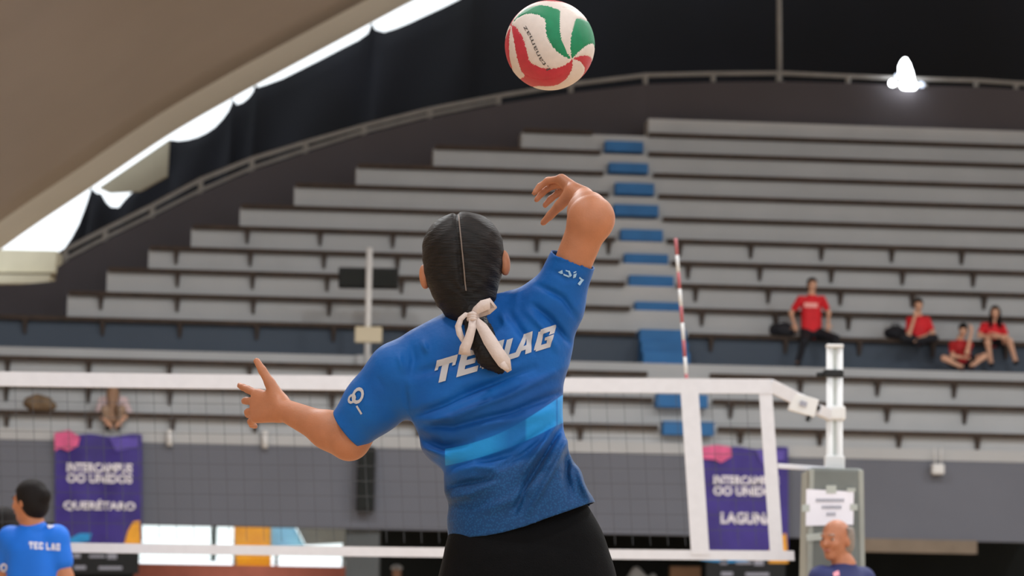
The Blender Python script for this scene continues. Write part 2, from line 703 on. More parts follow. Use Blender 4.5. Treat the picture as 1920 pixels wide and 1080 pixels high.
# ------------------------------------------------------------------ blue stairs
stairs = thing('staircase', at_px(line_pts['aisle'], 1240), 'flight of blue painted half steps climbing the pale grandstand', 'stairs')
blue = [(1132, 1203, 277, 293, 8), (1139, 1212, 317, 332, 7), (1151, 1223, 354, 372, 6), (1148, 1231, 394, 411, 5), (1161, 1239, 440, 458, 4),
        (1168, 1249, 485, 501, 3), (1177, 1259, 525, 545, 2), (1188, 1271, 574, 592, 1)]
for x0, x1, y0, y1, k in blue:
    Y = UP_DEPTH[k] - .02
    ref = P((x0 + x1) / 2, (y0 + y1) / 2, Y)
    zt, zb = P((x0 + x1) / 2, y0, Y).z, P((x0 + x1) / 2, y1 + 1, Y).z
    pr = Vector((line_pts[('up', k)].x, line_pts[('up', k)].y, ref.z))
    a, b = at_px(pr, x0) - W * .26, at_px(pr, x1) - W * .26
    MB().hexa(along(pr, a, b, .28, zb - .02, zt)).build('step', M_blue, stairs)
pr = line_pts['seatwall']
for n, (off, yt) in enumerate(((.62, 664), (.42, 645), (.22, 622))):
    zt = P(1240, yt, 44.85 - off).z
    q = Vector((pr.x, pr.y, zt))
    a, b = at_px(q, 1197) - W * off, at_px(q, 1283) - W * off
    MB().hexa(along(q, a, b, .2 if n < 2 else .7, Z_AISLE, zt)).build('step', M_blue, stairs)
for x0, x1, y0, y1, key in ((1227, 1322, 745, 769, ('low', 1)), (1239, 1334, 795, 820, ('low', 0))):
    pr = line_pts[key]
    Y = LOW_Y[key[1]][1]
    zt, zb = P((x0 + x1) / 2, y0, Y).z, P((x0 + x1) / 2, y1, Y).z
    q = Vector((pr.x, pr.y, zt))
    a, b = at_px(q, x0) - W * .28, at_px(q, x1) - W * .28
    MB().hexa(along(q, a, b, .30 if key[1] else .30, zb, zt)).build('step', M_blue, stairs)
# pale stair wing along the blue steps
def wallY(px): return at_px(P(1680, 862, 42.0), px).y
# ------------------------------------------------------------------ things fixed on the stand
q = at_px(line_pts['aisle'], 690)
post = thing('speaker_pole', q, 'slim white pole on the aisle edge carrying a black speaker', 'pole')
Yp = q.y - .12
MB().tube([P(688, 703, Yp), P(693, 465, Yp)], .052, 12).build('pole', M_white, post, True)
MB().box(P(691, 628, Yp - .03), (.44, .14, .26)).build('control_box', M_cream, post, bevel=.02)
MB().box(P(691, 522, Yp + .16), (.98, .22, .33)).build('speaker_case', M_black, post, bevel=.02)
MB().box(P(691, 522, Yp + .04), (.9, .02, .25)).build('speaker_grille', M_void, post)
MB().box(P(688, 686, Yp + .06), (.34, .14, .34)).build('mounting_block', M_riser, post, bevel=.01)

Yp = wallY(686) - .15
pipe = thing('wall_box', P(686, 900, Yp), 'tall narrow black cabinet mounted on the grey front wall', 'cabinet')
a, b = P(686, 838, Yp), P(686, 960, Yp)
MB().box((a + b) / 2, (.27, .26, (a - b).length)).build('cabinet', M_black, pipe, bevel=.02)
MB().box((a + b) / 2 - Vector((0, .14, 0)), (.2, .02, (a - b).length * .9)).build('door', M_void, pipe)

for x, y0, y1, lab in ((318, 806, 836, 'short white pipe stub on the ledge beside the violet banner'), (497, 808, 840, 'short white pipe stub on the ledge alone midway along'),):
    yw_ = wallY(x) - .1
    s = thing('pipe_stub', P(x, y1, yw_), lab, 'pipe')
    MB().tube([P(x, y0, yw_), P(x, y1, yw_)], .05, 10).build('pipe', M_white, s, True)
    MB().tube([P(x, y0 + 4, yw_ - .05), P(x, y0 + 4, yw_ + .1)], .035, 8).build('elbow', M_white, s, True)
s = thing('router_box', P(1758, 890, 41.9), 'small white wireless box hanging on the wall below the ledge', 'box')
MB().box(P(1758, 880, 41.88), (.2, .2, .17)).build('case', M_white, s, bevel=.03)
for dx in (-.04, .05):
    c = P(1758, 872, 41.88)
    MB().tube([c + Vector((dx, 0, 0)), c + Vector((dx * 1.3, 0, .27))], .012, 6).build('antenna', M_white, s, True)

# hanging pole at the back and the lamp beside the rail
s = thing('tall_pole', P(1461, 156, edge_depth(1460) + .35), 'tall thin grey pole rising behind the railing', 'pole')
Yq = edge_depth(1460) + .4
MB().tube([P(1462, 175, Yq), P(1459, -260, Yq)], .048, 10).build('pole', M_rail, s, True)
MB().box(P(1462, 158, Yq), (.17, .17, .1)).build('base_collar', M_rail, s)

glow = emis('lamp_glow', (0.93, 0.97, 1, 1), 14)
glow2 = emis('lamp_glow_soft', (0.7, 0.8, 1, 1), 1.6)
Yl = edge_depth(1700) - .25
lamp = thing('flood_lamp', P(1703, 167, Yl), 'glaring white sail shaped lamp with small bulbs on the railing', 'lamp')
def blob(name, outline, y, thick, m_, par_):
    c = P(sum(p[0] for p in outline) / len(outline), sum(p[1] for p in outline) / len(outline), y)
    o = MB().prism([P(a_, b_, y) for a_, b_ in outline], (0, thick, 0)).build(name, m_, par_, bevel=.03)
    return o
blob('lamp_head', [(1699, 107), (1706, 118), (1711, 132), (1715, 148), (1691, 149), (1687, 136), (1687, 122), (1692, 111)], Yl, .16, glow, lamp)
blob('lamp_foot', [(1690, 151), (1700, 150), (1715, 150), (1720, 158), (1719, 166), (1702, 166), (1692, 165), (1689, 158)], Yl, .16, glow, lamp)
for x, y, r, mm in ((1673.5, 156, .07, glow), (1682, 142, .045, glow2), (1728, 159, .06, glow2)):
    bm = bmesh.new(); bmesh.ops.create_icosphere(bm, subdivisions=2, radius=r)
    me = bpy.data.meshes.new('bulb'); bm.to_mesh(me); bm.free()
    for p in me.polygons: p.use_smooth = True
    o = new_obj('bulb', me, mm, lamp); o.location = P(x, y, Yl + .05) - lamp.location
MB().box(P(1702, 160, Yl + .2), (.75, .06, .06)).build('crossbar', M_rail, lamp)

# ------------------------------------------------------------------ roof shell, rim, dark tarp with gaps of daylight
YR = 54.5
rim_px = [(-700, 1010), (-300, 700), (0, 469), (171, 352), (316, 254), (440, 182), (487, 156), (695, 44), (778, 0), (960, -92), (1250, -220), (1700, -370), (2300, -500)]
rim = [P(x, y, YR) for x, y in rim_px]
rim += [Vector((24, YR, 19.0)), Vector((34, YR, 15.5)), Vector((44, YR, 8)), Vector((49, YR, 0))]
rim.insert(0, Vector((rim[0].x - 5, YR, rim[0].z - 5)))
def smooth_curve(pts, n=6):
    out = []
    for i in range(len(pts) - 1):
        p0, p1, p2, p3 = pts[max(i - 1, 0)], pts[i], pts[i + 1], pts[min(i + 2, len(pts) - 1)]
        for k in range(n):
            t = k / n
            out.append(0.5 * ((2 * p1) + (p2 - p0) * t + (2 * p0 - 5 * p1 + 4 * p2 - p3) * t * t + (3 * p1 - p0 - 3 * p2 + p3) * t ** 3))
    out.append(pts[-1])
    return out
rc_ = smooth_curve(rim, 5)
ys = [YR, YR - .5, YR - 1.0, YR - 1.6, YR - 2.5, 48, 42, 34, 26, 18, 10, 2, -12]
rise = [0, .0, .05, .14, .27, .8, 1.4, 2.0, 2.4, 2.6, 2.7, 2.7, 2.7]
def shell_strip(idx, th):
    V, Q = [], []
    n = len(rc_)
    for layer in (0, 1):
        for k in idx:
            for p in rc_:
                V.append((p.x, ys[k], p.z + rise[k] + layer * th))
    m_ = len(idx)
    for i in range(m_ - 1):
        for j in range(n - 1):
            a = i * n + j
            Q.append((a, a + 1, a + n + 1, a + n))
            b_ = m_ * n + a
            Q.append((b_ + n, b_ + n + 1, b_ + 1, b_))
    for j in range(n - 1):
        Q.append((m_ * n + j, m_ * n + j + 1, j + 1, j))
        a = (m_ - 1) * n + j
        Q.append((a, a + 1, m_ * n + a + 1, m_ * n + a))
    return mesh_np('shell', V, Q, False)
me = shell_strip(list(range(3, len(ys))), .25)
for p in me.polygons: p.use_smooth = True
o = new_obj('ceiling', me, M_shell)
tag(o, 'curved beige concrete roof shell sweeping over the hall', None, None, 'structure')
me = shell_strip([0, 1, 2, 3], .25)  # outermost stretch of the shell, coloured pale to paint in the sky glow
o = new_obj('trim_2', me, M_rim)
tag(o, 'rim strip of the roof shell with sky light painted in as white', None, None, 'structure')

YT = 57.5
tarp_top = [(-300, 760), (60, 560), (112, 470), (120, 466), (133, 447), (148, 420), (158, 395), (167, 366), (171, 352), (181, 362), (190, 363), (200, 380), (208, 388), (222, 389), (234, 374), (246, 362), (262, 350), (317, 275), (318, 262), (335, 264), (352, 262), (370, 257), (387, 249), (403, 238),
            (417, 223), (428, 208), (434, 194), (436, 184), (444, 196), (455, 192), (466, 183), (474, 172), (478, 160), (484, 163), (500, 158), (530, 147), (560, 132), (600, 112),
            (640, 91), (672, 75), (690, 62), (697, 42), (703, 55), (720, 60), (740, 54), (765, 44), (795, 30), (830, 14), (862, -2), (880, -20), (890, -48), (905, -50), (1000, -100), (1250, -210), (1700, -360), (2400, -480)]
hole = []
bm = bmesh.new()
N = 10
cols = []
for i, (x, y) in enumerate(tarp_top):
    cols.append([bm.verts.new(P(x, y + (620 - y if x > -1 else 300) * (k / N) ** 1.2, YT) + Vector((0, .12 * math.sin(i * 1.1 + k * .7) * min(1, k / 2), 0))) for k in range(N + 1)])
for i in range(len(cols) - 1):
    for k in range(N):
        bm.faces.new((cols[i][k + 1], cols[i + 1][k + 1], cols[i + 1][k], cols[i][k]))
me = bpy.data.meshes.new('tarpaulin'); bm.to_mesh(me); bm.free()
for p in me.polygons: p.use_smooth = True
o = new_obj('tarpaulin', me, M_tarp)
md = o.modifiers.new('thickness', 'SOLIDIFY'); md.thickness = .02
tag(o, 'huge dark tarpaulin hung below the roof rim, sagging between ties', 'tarpaulin')

# boards near the left springing of the roof
o = MB().prism([P(185, 352, 55.2), P(317, 262, 55.2), P(313, 330, 55.2), P(262, 358, 55.2), P(205, 361, 55.2)], (0, .12, 0)).build('wall_panel', mat('panel_beige', srgb(150, 142, 124), .8, .05, 2))
tag(o, 'pale triangular board wedged below the roof rim', 'panel')
Yc = 56.0
s = thing('cream_ledge', P(40, 530, Yc), 'cream painted box ledge with two boards at the roof foot', 'ledge')
MB().prism([P(-300, 470, Yc), P(18, 468, Yc), P(107, 470, Yc), P(103, 511, Yc), P(-300, 509, Yc)], (0, 1.2, 0)).build('upper_board', M_cream, s)
MB().prism([P(-300, 513, Yc - .25), P(93, 515, Yc - .25), P(91, 531, Yc - .25), P(-300, 530, Yc - .25)], (0, 1.5, 0)).build('lower_board', M_cream, s)
MB().prism([P(-300, 508, Yc + .1), P(98, 509, Yc + .1), P(98, 517, Yc + .1), P(-300, 516, Yc + .1)], (0, 1.0, 0)).build('gap_strip', M_brown, s)
MB().prism([P(-300, 529, Yc + .3), P(60, 529, Yc + .3), P(60, 700, Yc + .3), P(-300, 700, Yc + .3)], (0, 1.0, 0)).build('support', M_dark, s)

# ------------------------------------------------------------------ passage below the stand: back wall with window, columns
YB = 48.0
def wall_piece(name, x0, y0, x1, y1, m_, Y=YB, th=.2, zmin=None):
    a, b = P(x0, y0, Y), P(x1, y1, Y)
    zb = b.z if zmin is None else zmin
    return MB().hexa([Vector((a.x, Y, zb)), Vector((b.x, Y, zb)), Vector((b.x, Y + th, zb)), Vector((a.x, Y + th, zb)),
                      Vector((a.x, Y, a.z)), Vector((b.x, Y, a.z)), Vector((b.x, Y + th, a.z)), Vector((a.x, Y + th, a.z))]).build(name, m_)
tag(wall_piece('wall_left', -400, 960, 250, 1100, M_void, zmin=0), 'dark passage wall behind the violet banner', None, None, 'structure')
tag(wall_piece('wall_lower', 250, 1056, 650, 1200, M_brick, zmin=0), 'brick red painted wall below the bright window', None, None, 'structure')
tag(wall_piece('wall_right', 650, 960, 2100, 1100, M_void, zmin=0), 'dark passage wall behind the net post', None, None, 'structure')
win = bpy.data.objects.new('window_1', None); COL.objects.link(win); win.location = P(450, 1056, YB)
tag(win, 'long bright window strip below the stand', None, None, 'structure')
M_frame = mat('window_frame_teal', srgb(88, 108, 108), .6, .05, 5)
def px_bar(name, x0, y0, x1, y1, Y, th, m_, par_):
    a, b = P(x0, y0, Y), P(x1, y1, Y)
    c = (a + b) / 2
    return MB().box(c, (abs(b.x - a.x), th, abs(a.z - b.z))).build(name, m_, par_)
px_bar('sill', 250, 1049, 652, 1057, YB + .05, .3, M_frame, win)
px_bar('frame_bar', 250, 972, 652, 982, YB + .1, .12, M_frame, win)
for x in (252, 401, 405 + 247):
    px_bar('mullion', x - 3, 975, x + 3, 1052, YB + .1, .1, M_frame, win)
px_bar('transom', 252, 1024, 652, 1028, YB + .1, .08, M_frame, win)
mg = bpy.data.materials.new('window_glass'); mg.use_nodes = True
nt = mg.node_tree; nt.nodes.clear()
out = nt.nodes.new('ShaderNodeOutputMaterial'); tr = nt.nodes.new('ShaderNodeBsdfTransparent'); gl = nt.nodes.new('ShaderNodeBsdfGlossy'); mx = nt.nodes.new('ShaderNodeMixShader')
fr = nt.nodes.new('ShaderNodeFresnel'); nz = nt.nodes.new('ShaderNodeTexNoise'); nz.inputs['Scale'].default_value = 3
cr_ = nt.nodes.new('ShaderNodeValToRGB'); cr_.color_ramp.elements[0].color = (.82, .86, .84, 1); cr_.color_ramp.elements[1].color = (.97, .98, .97, 1)
nt.links.new(nz.outputs[0], cr_.inputs[0]); nt.links.new(cr_.outputs[0], tr.inputs[0])
nt.links.new(fr.outputs[0], mx.inputs[0]); nt.links.new(tr.outputs[0], mx.inputs[1]); nt.links.new(gl.outputs[0], mx.inputs[2]); nt.links.new(mx.outputs[0], out.inputs[0])
for x0, x1 in ((255, 398), (404, 649)):
    for y0, y1 in ((982, 1024), (1028, 1050)):
        px_bar('pane', x0, y0, x1, y1, YB + .1, .01, mg, win)
# dark column at the window's end and brown beam
a = P(681, 962, wallY(681) + .1)
c = MB().box(Vector((a.x, a.y + .3, (Z_WALL - .05) / 2 )), (.52, .5, Z_WALL + .05)).build('column', M_column)
c2 = tag(c, 'square grey concrete column carrying the stand below the black cabinet', 'column')
pb = P(1680, 1013, 41.95)
a, b = at_px(pb, 1597), at_px(pb, 1832)
o = MB().hexa(along(pb, a, b, .25, P(1700, 1036, 41.95).z, Z_WALL + .01)).build('beam', M_brown)
tag(o, 'short brown concrete beam hung below the grey front wall', 'beam')

# coloured hoarding outside the window
ho = thing('hoarding', Vector((P(500, 1000, 62).x, 62, 0)), 'orange and light blue printed hoarding standing outside the window', 'hoarding')
M_or = mat('hoarding_orange', srgb(255, 200, 70), .7, .1, 2)
M_lb = mat('hoarding_blue', srgb(190, 228, 252), .7, .1, 2)
def px_poly(name, pts_, Y, th, m_, par_):
    return MB().prism([P(x, y, Y) for x, y in pts_], (0, th, 0)).build(name, m_, par_)
for mm_ in (M_or, M_lb):        # thin printed vinyl lets daylight through
    nt_ = mm_.node_tree; o_ = nt_.nodes['Material Output']; b_ = nt_.nodes['Principled BSDF']
    tl_ = nt_.nodes.new('ShaderNodeBsdfTranslucent'); mx_ = nt_.nodes.new('ShaderNodeMixShader'); mx_.inputs[0].default_value = .85
    nt_.links.new(b_.inputs['Base Color'].links[0].from_socket, tl_.inputs[0])
    nt_.links.new(b_.outputs[0], mx_.inputs[1]); nt_.links.new(tl_.outputs[0], mx_.inputs[2]); nt_.links.new(mx_.outputs[0], o_.inputs[0])
px_poly('orange_panel', [(438, 980), (508, 980), (508, 1075), (444, 1075)], 62, .05, M_or, ho)
px_poly('blue_panel', [(508, 980), (548, 980), (572, 1024), (508, 1024)], 62, .05, M_lb, ho)
px_poly('grey_panel', [(552, 980), (650, 980), (650, 1018), (573, 1022)], 62.1, .05, M_riser, ho)
for x in (442, 520, 646):
    p = P(x, 985, 62.2)
    MB().tube([Vector((p.x, 62.2, 0)), p], .04, 8).build('post', M_rail, ho, True)

# ------------------------------------------------------------------ floor, ground outside
o = MB().hexa([(-26, -12, -.2), (40, -12, -.2), (40, 75, -.2), (-26, 75, -.2), (-26, -12, 0), (40, -12, 0), (40, 75, 0), (-26, 75, 0)]).build('floor', M_floor)
tag(o, 'varnished sports hall floor', None, None, 'structure')

# fill lamps added under the roof, out of the picture, to brighten the hall
M_fillcase = mat('fill_lamp_case', srgb(200, 200, 200), .5, .03, 5)
def roof_z(x, y):
    xs = [p.x for p in rc_]; zs = [p.z for p in rc_]
    return float(np.interp(x, xs, zs)) + float(np.interp(-y, [-v for v in ys], rise))
for lx in (-5.0, 6.0, 17.0):
    for ly, lw in ((3.5, .55), (12.0, .45), (22.0, 1.6)):
        h = min(roof_z(lx, ly) - 1.5, 14.0)
        t = thing('fill_lamp', (lx, ly, h), 'added square fill lamp hung unseen high under the roof shell', 'lamp', 'added fill lamps under the roof')
        MB().box((lx, ly, h), (1.2, .5, .12)).build('fill_lamp_case', M_fillcase, t, bevel=.02)
        MB().tube([(lx, ly, h + .05), (lx, ly, roof_z(lx, ly) + .05)], .015, 6).build('cable', M_black, t)
        ld = bpy.data.lights.new('fill_light', 'AREA'); ld.shape = 'RECTANGLE'; ld.size = 1.15; ld.size_y = .45; ld.energy = FILL_W * lw; ld.color = (.96, .985, 1.0)
        lo = bpy.data.objects.new('fill_light', ld); COL.objects.link(lo); lo.parent = t; lo.location = (0, 0, -.08)

# tube lamp added out of sight behind the front wall to brighten the brick
pl = P(450, 1000, 46.5)
t = thing('passage_fill_lamp', (pl.x, 46.3, Z_WALL + .55), 'added tube lamp hidden under the passage soffit to light the brick wall', 'lamp')
MB().box((pl.x, 46.3, Z_WALL + .57), (1.5, .12, .05)).build('fill_lamp_case', M_fillcase, t)
MB().tube([(pl.x - .7, 46.3, Z_WALL + .52), (pl.x + .7, 46.3, Z_WALL + .52)], .018, 8).build('tube', M_white, t, True)
ld = bpy.data.lights.new('fill_light', 'AREA'); ld.shape = 'RECTANGLE'; ld.size = 1.4; ld.size_y = .1; ld.energy = 55; ld.color = (1, .95, .9)
lo = bpy.data.objects.new('fill_light', ld); COL.objects.link(lo); lo.parent = t; lo.location = (0, 0, -.06)

# ------------------------------------------------------------------ volleyball net
YN = 15.0
TN = -0.03
UN = Vector((1, TN, 0)).normalized()
c_tr = P(1446, 711, YN)                      # top corner at the post end
net = thing('volleyball_net', Vector((c_tr.x - 4.7, YN + .4, 1.2)), 'volleyball net with white tapes and fine dark mesh', 'net')
DN = (Vector((0, 0, -1)) + UN * 0.075)
NW = Vector((UN.y, -UN.x, 0)) * -1           # away from the camera
def NP(s, v, n=0.0):
    sag = -0.022 * (1 - ((s + 4.75) / 4.75) ** 2)
    return c_tr + UN * s + DN * v + NW * n + Vector((0, 0, sag))
def net_bar(name, s0, s1, v0, v1, th, m_, n0=0.0, seg=1):
    mb = MB()
    for k in range(seg):
        a = s0 + (s1 - s0) * k / seg; b = s0 + (s1 - s0) * (k + 1) / seg
        mb.hexa([NP(a, v1, n0 - th / 2), NP(b, v1, n0 - th / 2), NP(b, v1, n0 + th / 2), NP(a, v1, n0 + th / 2),
                 NP(a, v0, n0 - th / 2), NP(b, v0, n0 - th / 2), NP(b, v0, n0 + th / 2), NP(a, v0, n0 + th / 2)])
    return mb.build(name, m_, net)
NL = -9.5
net_bar('top_tape', NL, 0.0, 0.0, .083, .02, M_tape, 0, 24)
net_bar('bottom_tape', NL, 0.06, .975, 1.03, .014, M_tape, 0, 24)
net_bar('end_band', -.075, 0.0, .083, 1.0, .012, M_tape)
net_bar('end_band', NL, NL + .075, .083, 1.0, .012, M_tape)
s_ant = (P(1291, 725, YN) - c_tr).dot(UN)
net_bar('side_band', s_ant - .05, s_ant + .052, .0, 1.0, .024, M_tape)
M_mesh = mat('net_cord', srgb(70, 73, 78), .8, .1, 30)
mb = MB()
for i in range(95):
    s = NL + .05 + i * .1
    mb.hexa([NP(s - .0013, .95, -.0013), NP(s + .0013, .95, -.0013), NP(s + .0013, .95, .0013), NP(s - .0013, .95, .0013),
             NP(s - .0013, .08, -.0013), NP(s + .0013, .08, -.0013), NP(s + .0013, .08, .0013), NP(s - .0013, .08, .0013)])
for j in range(1, 10):
    v = .083 + j * .0865
    for k in range(19):
        a, b = NL + .5 * k, NL + .5 * (k + 1)
        mb.hexa([NP(a, v + .0013, -.0013), NP(b, v + .0013, -.0013), NP(b, v + .0013, .0013), NP(a, v + .0013, .0013),
                 NP(a, v - .0013, -.0013), NP(b, v - .0013, -.0013), NP(b, v - .0013, .0013), NP(a, v - .0013, .0013)])
o = mb.build('netting', M_mesh, net); o['kind'] = 'stuff'
# antenna in red and white bands
M_red = mat('antenna_red', srgb(168, 88, 94), .5, .05, 20)
ant = thing('antenna', NP(s_ant, 1.0, -.02), 'thin red and white striped antenna standing on the net', 'antenna')
a_top, a_bot = P(1267, 447, YN + .03), NP(s_ant, .95, .03)
for k in range(18):
    p, q = a_bot.lerp(a_top, k / 18), a_bot.lerp(a_top, (k + 1) / 18)
    MB().tube([p, q], .0095, 8).build('band', M_red if k % 2 else M_white, ant, True)

# post with strap, clamp and padding
def net_post(cx, base_name, label, mirror=1, full=True):
    Yq = cx.y
    t = thing('net_post', Vector((cx.x, Yq, 0)), label, 'post')
    top = cx.z
    w = .046
    for sx in (-1, 1):
        MB().tube([Vector((cx.x + sx * .028, Yq, .0)), Vector((cx.x + sx * .028, Yq, top))], .02, 10).build('side_tube', M_white, t, True)
    MB().box(Vector((cx.x, Yq + .006, top / 2)), (.05, .03, top - .002)).build('web', mat('channel_grey', srgb(172, 178, 176), .5, .04, 8), t)
    MB().box(Vector((cx.x, Yq, top + .006)), (.098, .06, .02)).build('cap', M_white, t, bevel=.006)
    z1 = P(1565, 701, Yq).z
    MB().box(Vector((cx.x - .008, Yq, z1)), (.115, .075, .045)).build('clamp', M_black, t, bevel=.01)
    MB().tube([Vector((cx.x - .06, Yq, z1 - .005)), Vector((cx.x - .105, Yq, z1 - .008))], [.02, .014], 10).build('clamp_knob', M_black, t, True)
    z2 = P(1565, 775, Yq).z
    MB().box(Vector((cx.x + .003, Yq, z2)), (.115, .085, .085)).build('pulley_block', M_white, t, bevel=.015)
    z3 = P(1565, 868, Yq).z
    MB().box(Vector((cx.x, Yq, z3)), (.112, .08, .08)).build('lower_collar', M_white, t, bevel=.008)
    return t
Yq = 15.25
pt = net_post(P(1565, 651, Yq), 'post', 'white aluminium net post with black clamp rising from its padding')
net_post(NP(NL - .45, 0, .2) + Vector((0, 0, .18)), 'post', 'white aluminium net post at the open end of the net')
strap = thing('tension_strap', P(1500, 750, YN + .12), 'white tension strap running from net corner down to the post', 'strap')
A, B, C_ = NP(-.01, .035), P(1510, 756, YN + .12), P(1556, 778, Yq)
def flat_bar(name, a, b, h, th, m_, par_):
    d = (b - a).normalized(); n = Vector((0, 1, 0)); n = (n - d * n.dot(d)).normalized(); u = n.cross(d)
    return MB().box((a + b) / 2, ((b - a).length, th, h), (d, n, u)).build(name, m_, par_, bevel=.004)
flat_bar('sleeve', A, B, .075, .03, M_tape, strap)
flat_bar('tag', P(1482, 752, YN + .08), P(1530, 766, YN + .1), .105, .035, M_white, strap)
M_grey = mat('print_grey', srgb(150, 152, 165), .7, .05, 20)
flat_bar('printed_mark', P(1500, 755, YN + .055), P(1513, 759, YN + .06), .03, .004, M_grey, strap)
flat_bar('hook', P(1529, 762, YN + .1), P(1536, 766, YN + .12), .03, .02, M_black, strap)
flat_bar('buckle', P(1513, 790, YN + .09), P(1518, 778, YN + .09), .022, .015, M_black, strap)
flat_bar('webbing', P(1533, 768, YN + .12), C_, .062, .05, M_tape, strap)
flat_bar('lower_cord', NP(0, .495), P(1556, 880, Yq), .028, .02, M_tape, strap)

# padding round the post with the taped notice
M_pad = mat('pad_grey', srgb(104, 109, 107), .55, .2, 5, .3, 6)
pad = thing('post_padding', Vector((P(1562, 1000, Yq).x, Yq, 0)), 'grey vinyl padding wrapped round the foot of the net post', 'padding')
zt = P(1560, 881, Yq).z
cx = P(1560, 900, Yq).x
tw, bw = .155, .185
def pad_box(name, w0, w1, d, z0, z1, yo, m_, off=0.0):
    return MB().hexa([(cx + off - w1, Yq + yo - d, z0), (cx + off + w1, Yq + yo - d, z0), (cx + off + w1, Yq + yo + d, z0), (cx + off - w1, Yq + yo + d, z0),
                      (cx + off - w0, Yq + yo - d, z1), (cx + off + w0, Yq + yo - d, z1), (cx + off + w0, Yq + yo + d, z1), (cx + off - w0, Yq + yo + d, z1)]).build(name, m_, pad, bevel=.02)
pad_box('front_pad', tw, bw, .05, 0, zt, -.15, M_pad)
pad_box('rear_pad', tw, bw, .05, 0, zt - .02, .15, M_pad)
M_padedge = mat('pad_edge', srgb(146, 150, 145), .55, .08, 5)
for sx in (-1, 1):
    MB().hexa([(cx + sx * (bw - .03), Yq - .205, 0), (cx + sx * bw, Yq - .205, 0), (cx + sx * bw, Yq + .2, 0), (cx + sx * (bw - .03), Yq + .2, 0),
               (cx + sx * (tw - .03), Yq - .205, zt - .01), (cx + sx * tw, Yq - .205, zt - .01), (cx + sx * tw, Yq + .2, zt - .01), (cx + sx * (tw - .03), Yq + .2, zt - .01)]).build('side_pad', M_padedge, pad, bevel=.006)
Yf = Yq - .21
M_paper = mat('paper', srgb(226, 226, 238), .8, .03, 10)
note = thing('notice', P(1557, 985, Yf), 'white paper notice taped to the grey post padding', 'notice')
MB().prism([P(1512, 917, Yf), P(1601, 922, Yf), P(1600, 984, Yf), P(1511, 986, Yf)], (0, .003, 0)).build('sheet', M_paper, note)
M_tapec = mat('clear_tape', srgb(170, 176, 172), .4, .05, 10)
for x0, y0, x1, y1 in ((1549, 910, 1568, 925), (1504, 946, 1518, 959), (1594, 945, 1608, 957), (1588, 915, 1604, 922)):
    MB().prism([P(x0, y0, Yf - .002), P(x1, y0, Yf - .002), P(x1, y1, Yf - .002), P(x0, y1, Yf - .002)], (0, .001, 0)).build('tape_piece', M_tapec, note)
for x, y, n_, wd in ((1530, 938, 9, 6), (1541, 951, 7, 5.4), (1550, 964, 3, 6)):
    for k in range(n_):
        px_poly('print_mark', [(x + k * wd, y - 3), (x + k * wd + wd * .75, y - 3), (x + k * wd + wd * .75, y + 3), (x + k * wd, y + 3)], Yf - .003, .001, M_grey, note)
MB().prism([P(1512, 1002, Yf), P(1545, 998, Yf), P(1546, 1012, Yf), P(1513, 1015, Yf)], (0, .003, 0)).build('torn_label', M_tapec, note)

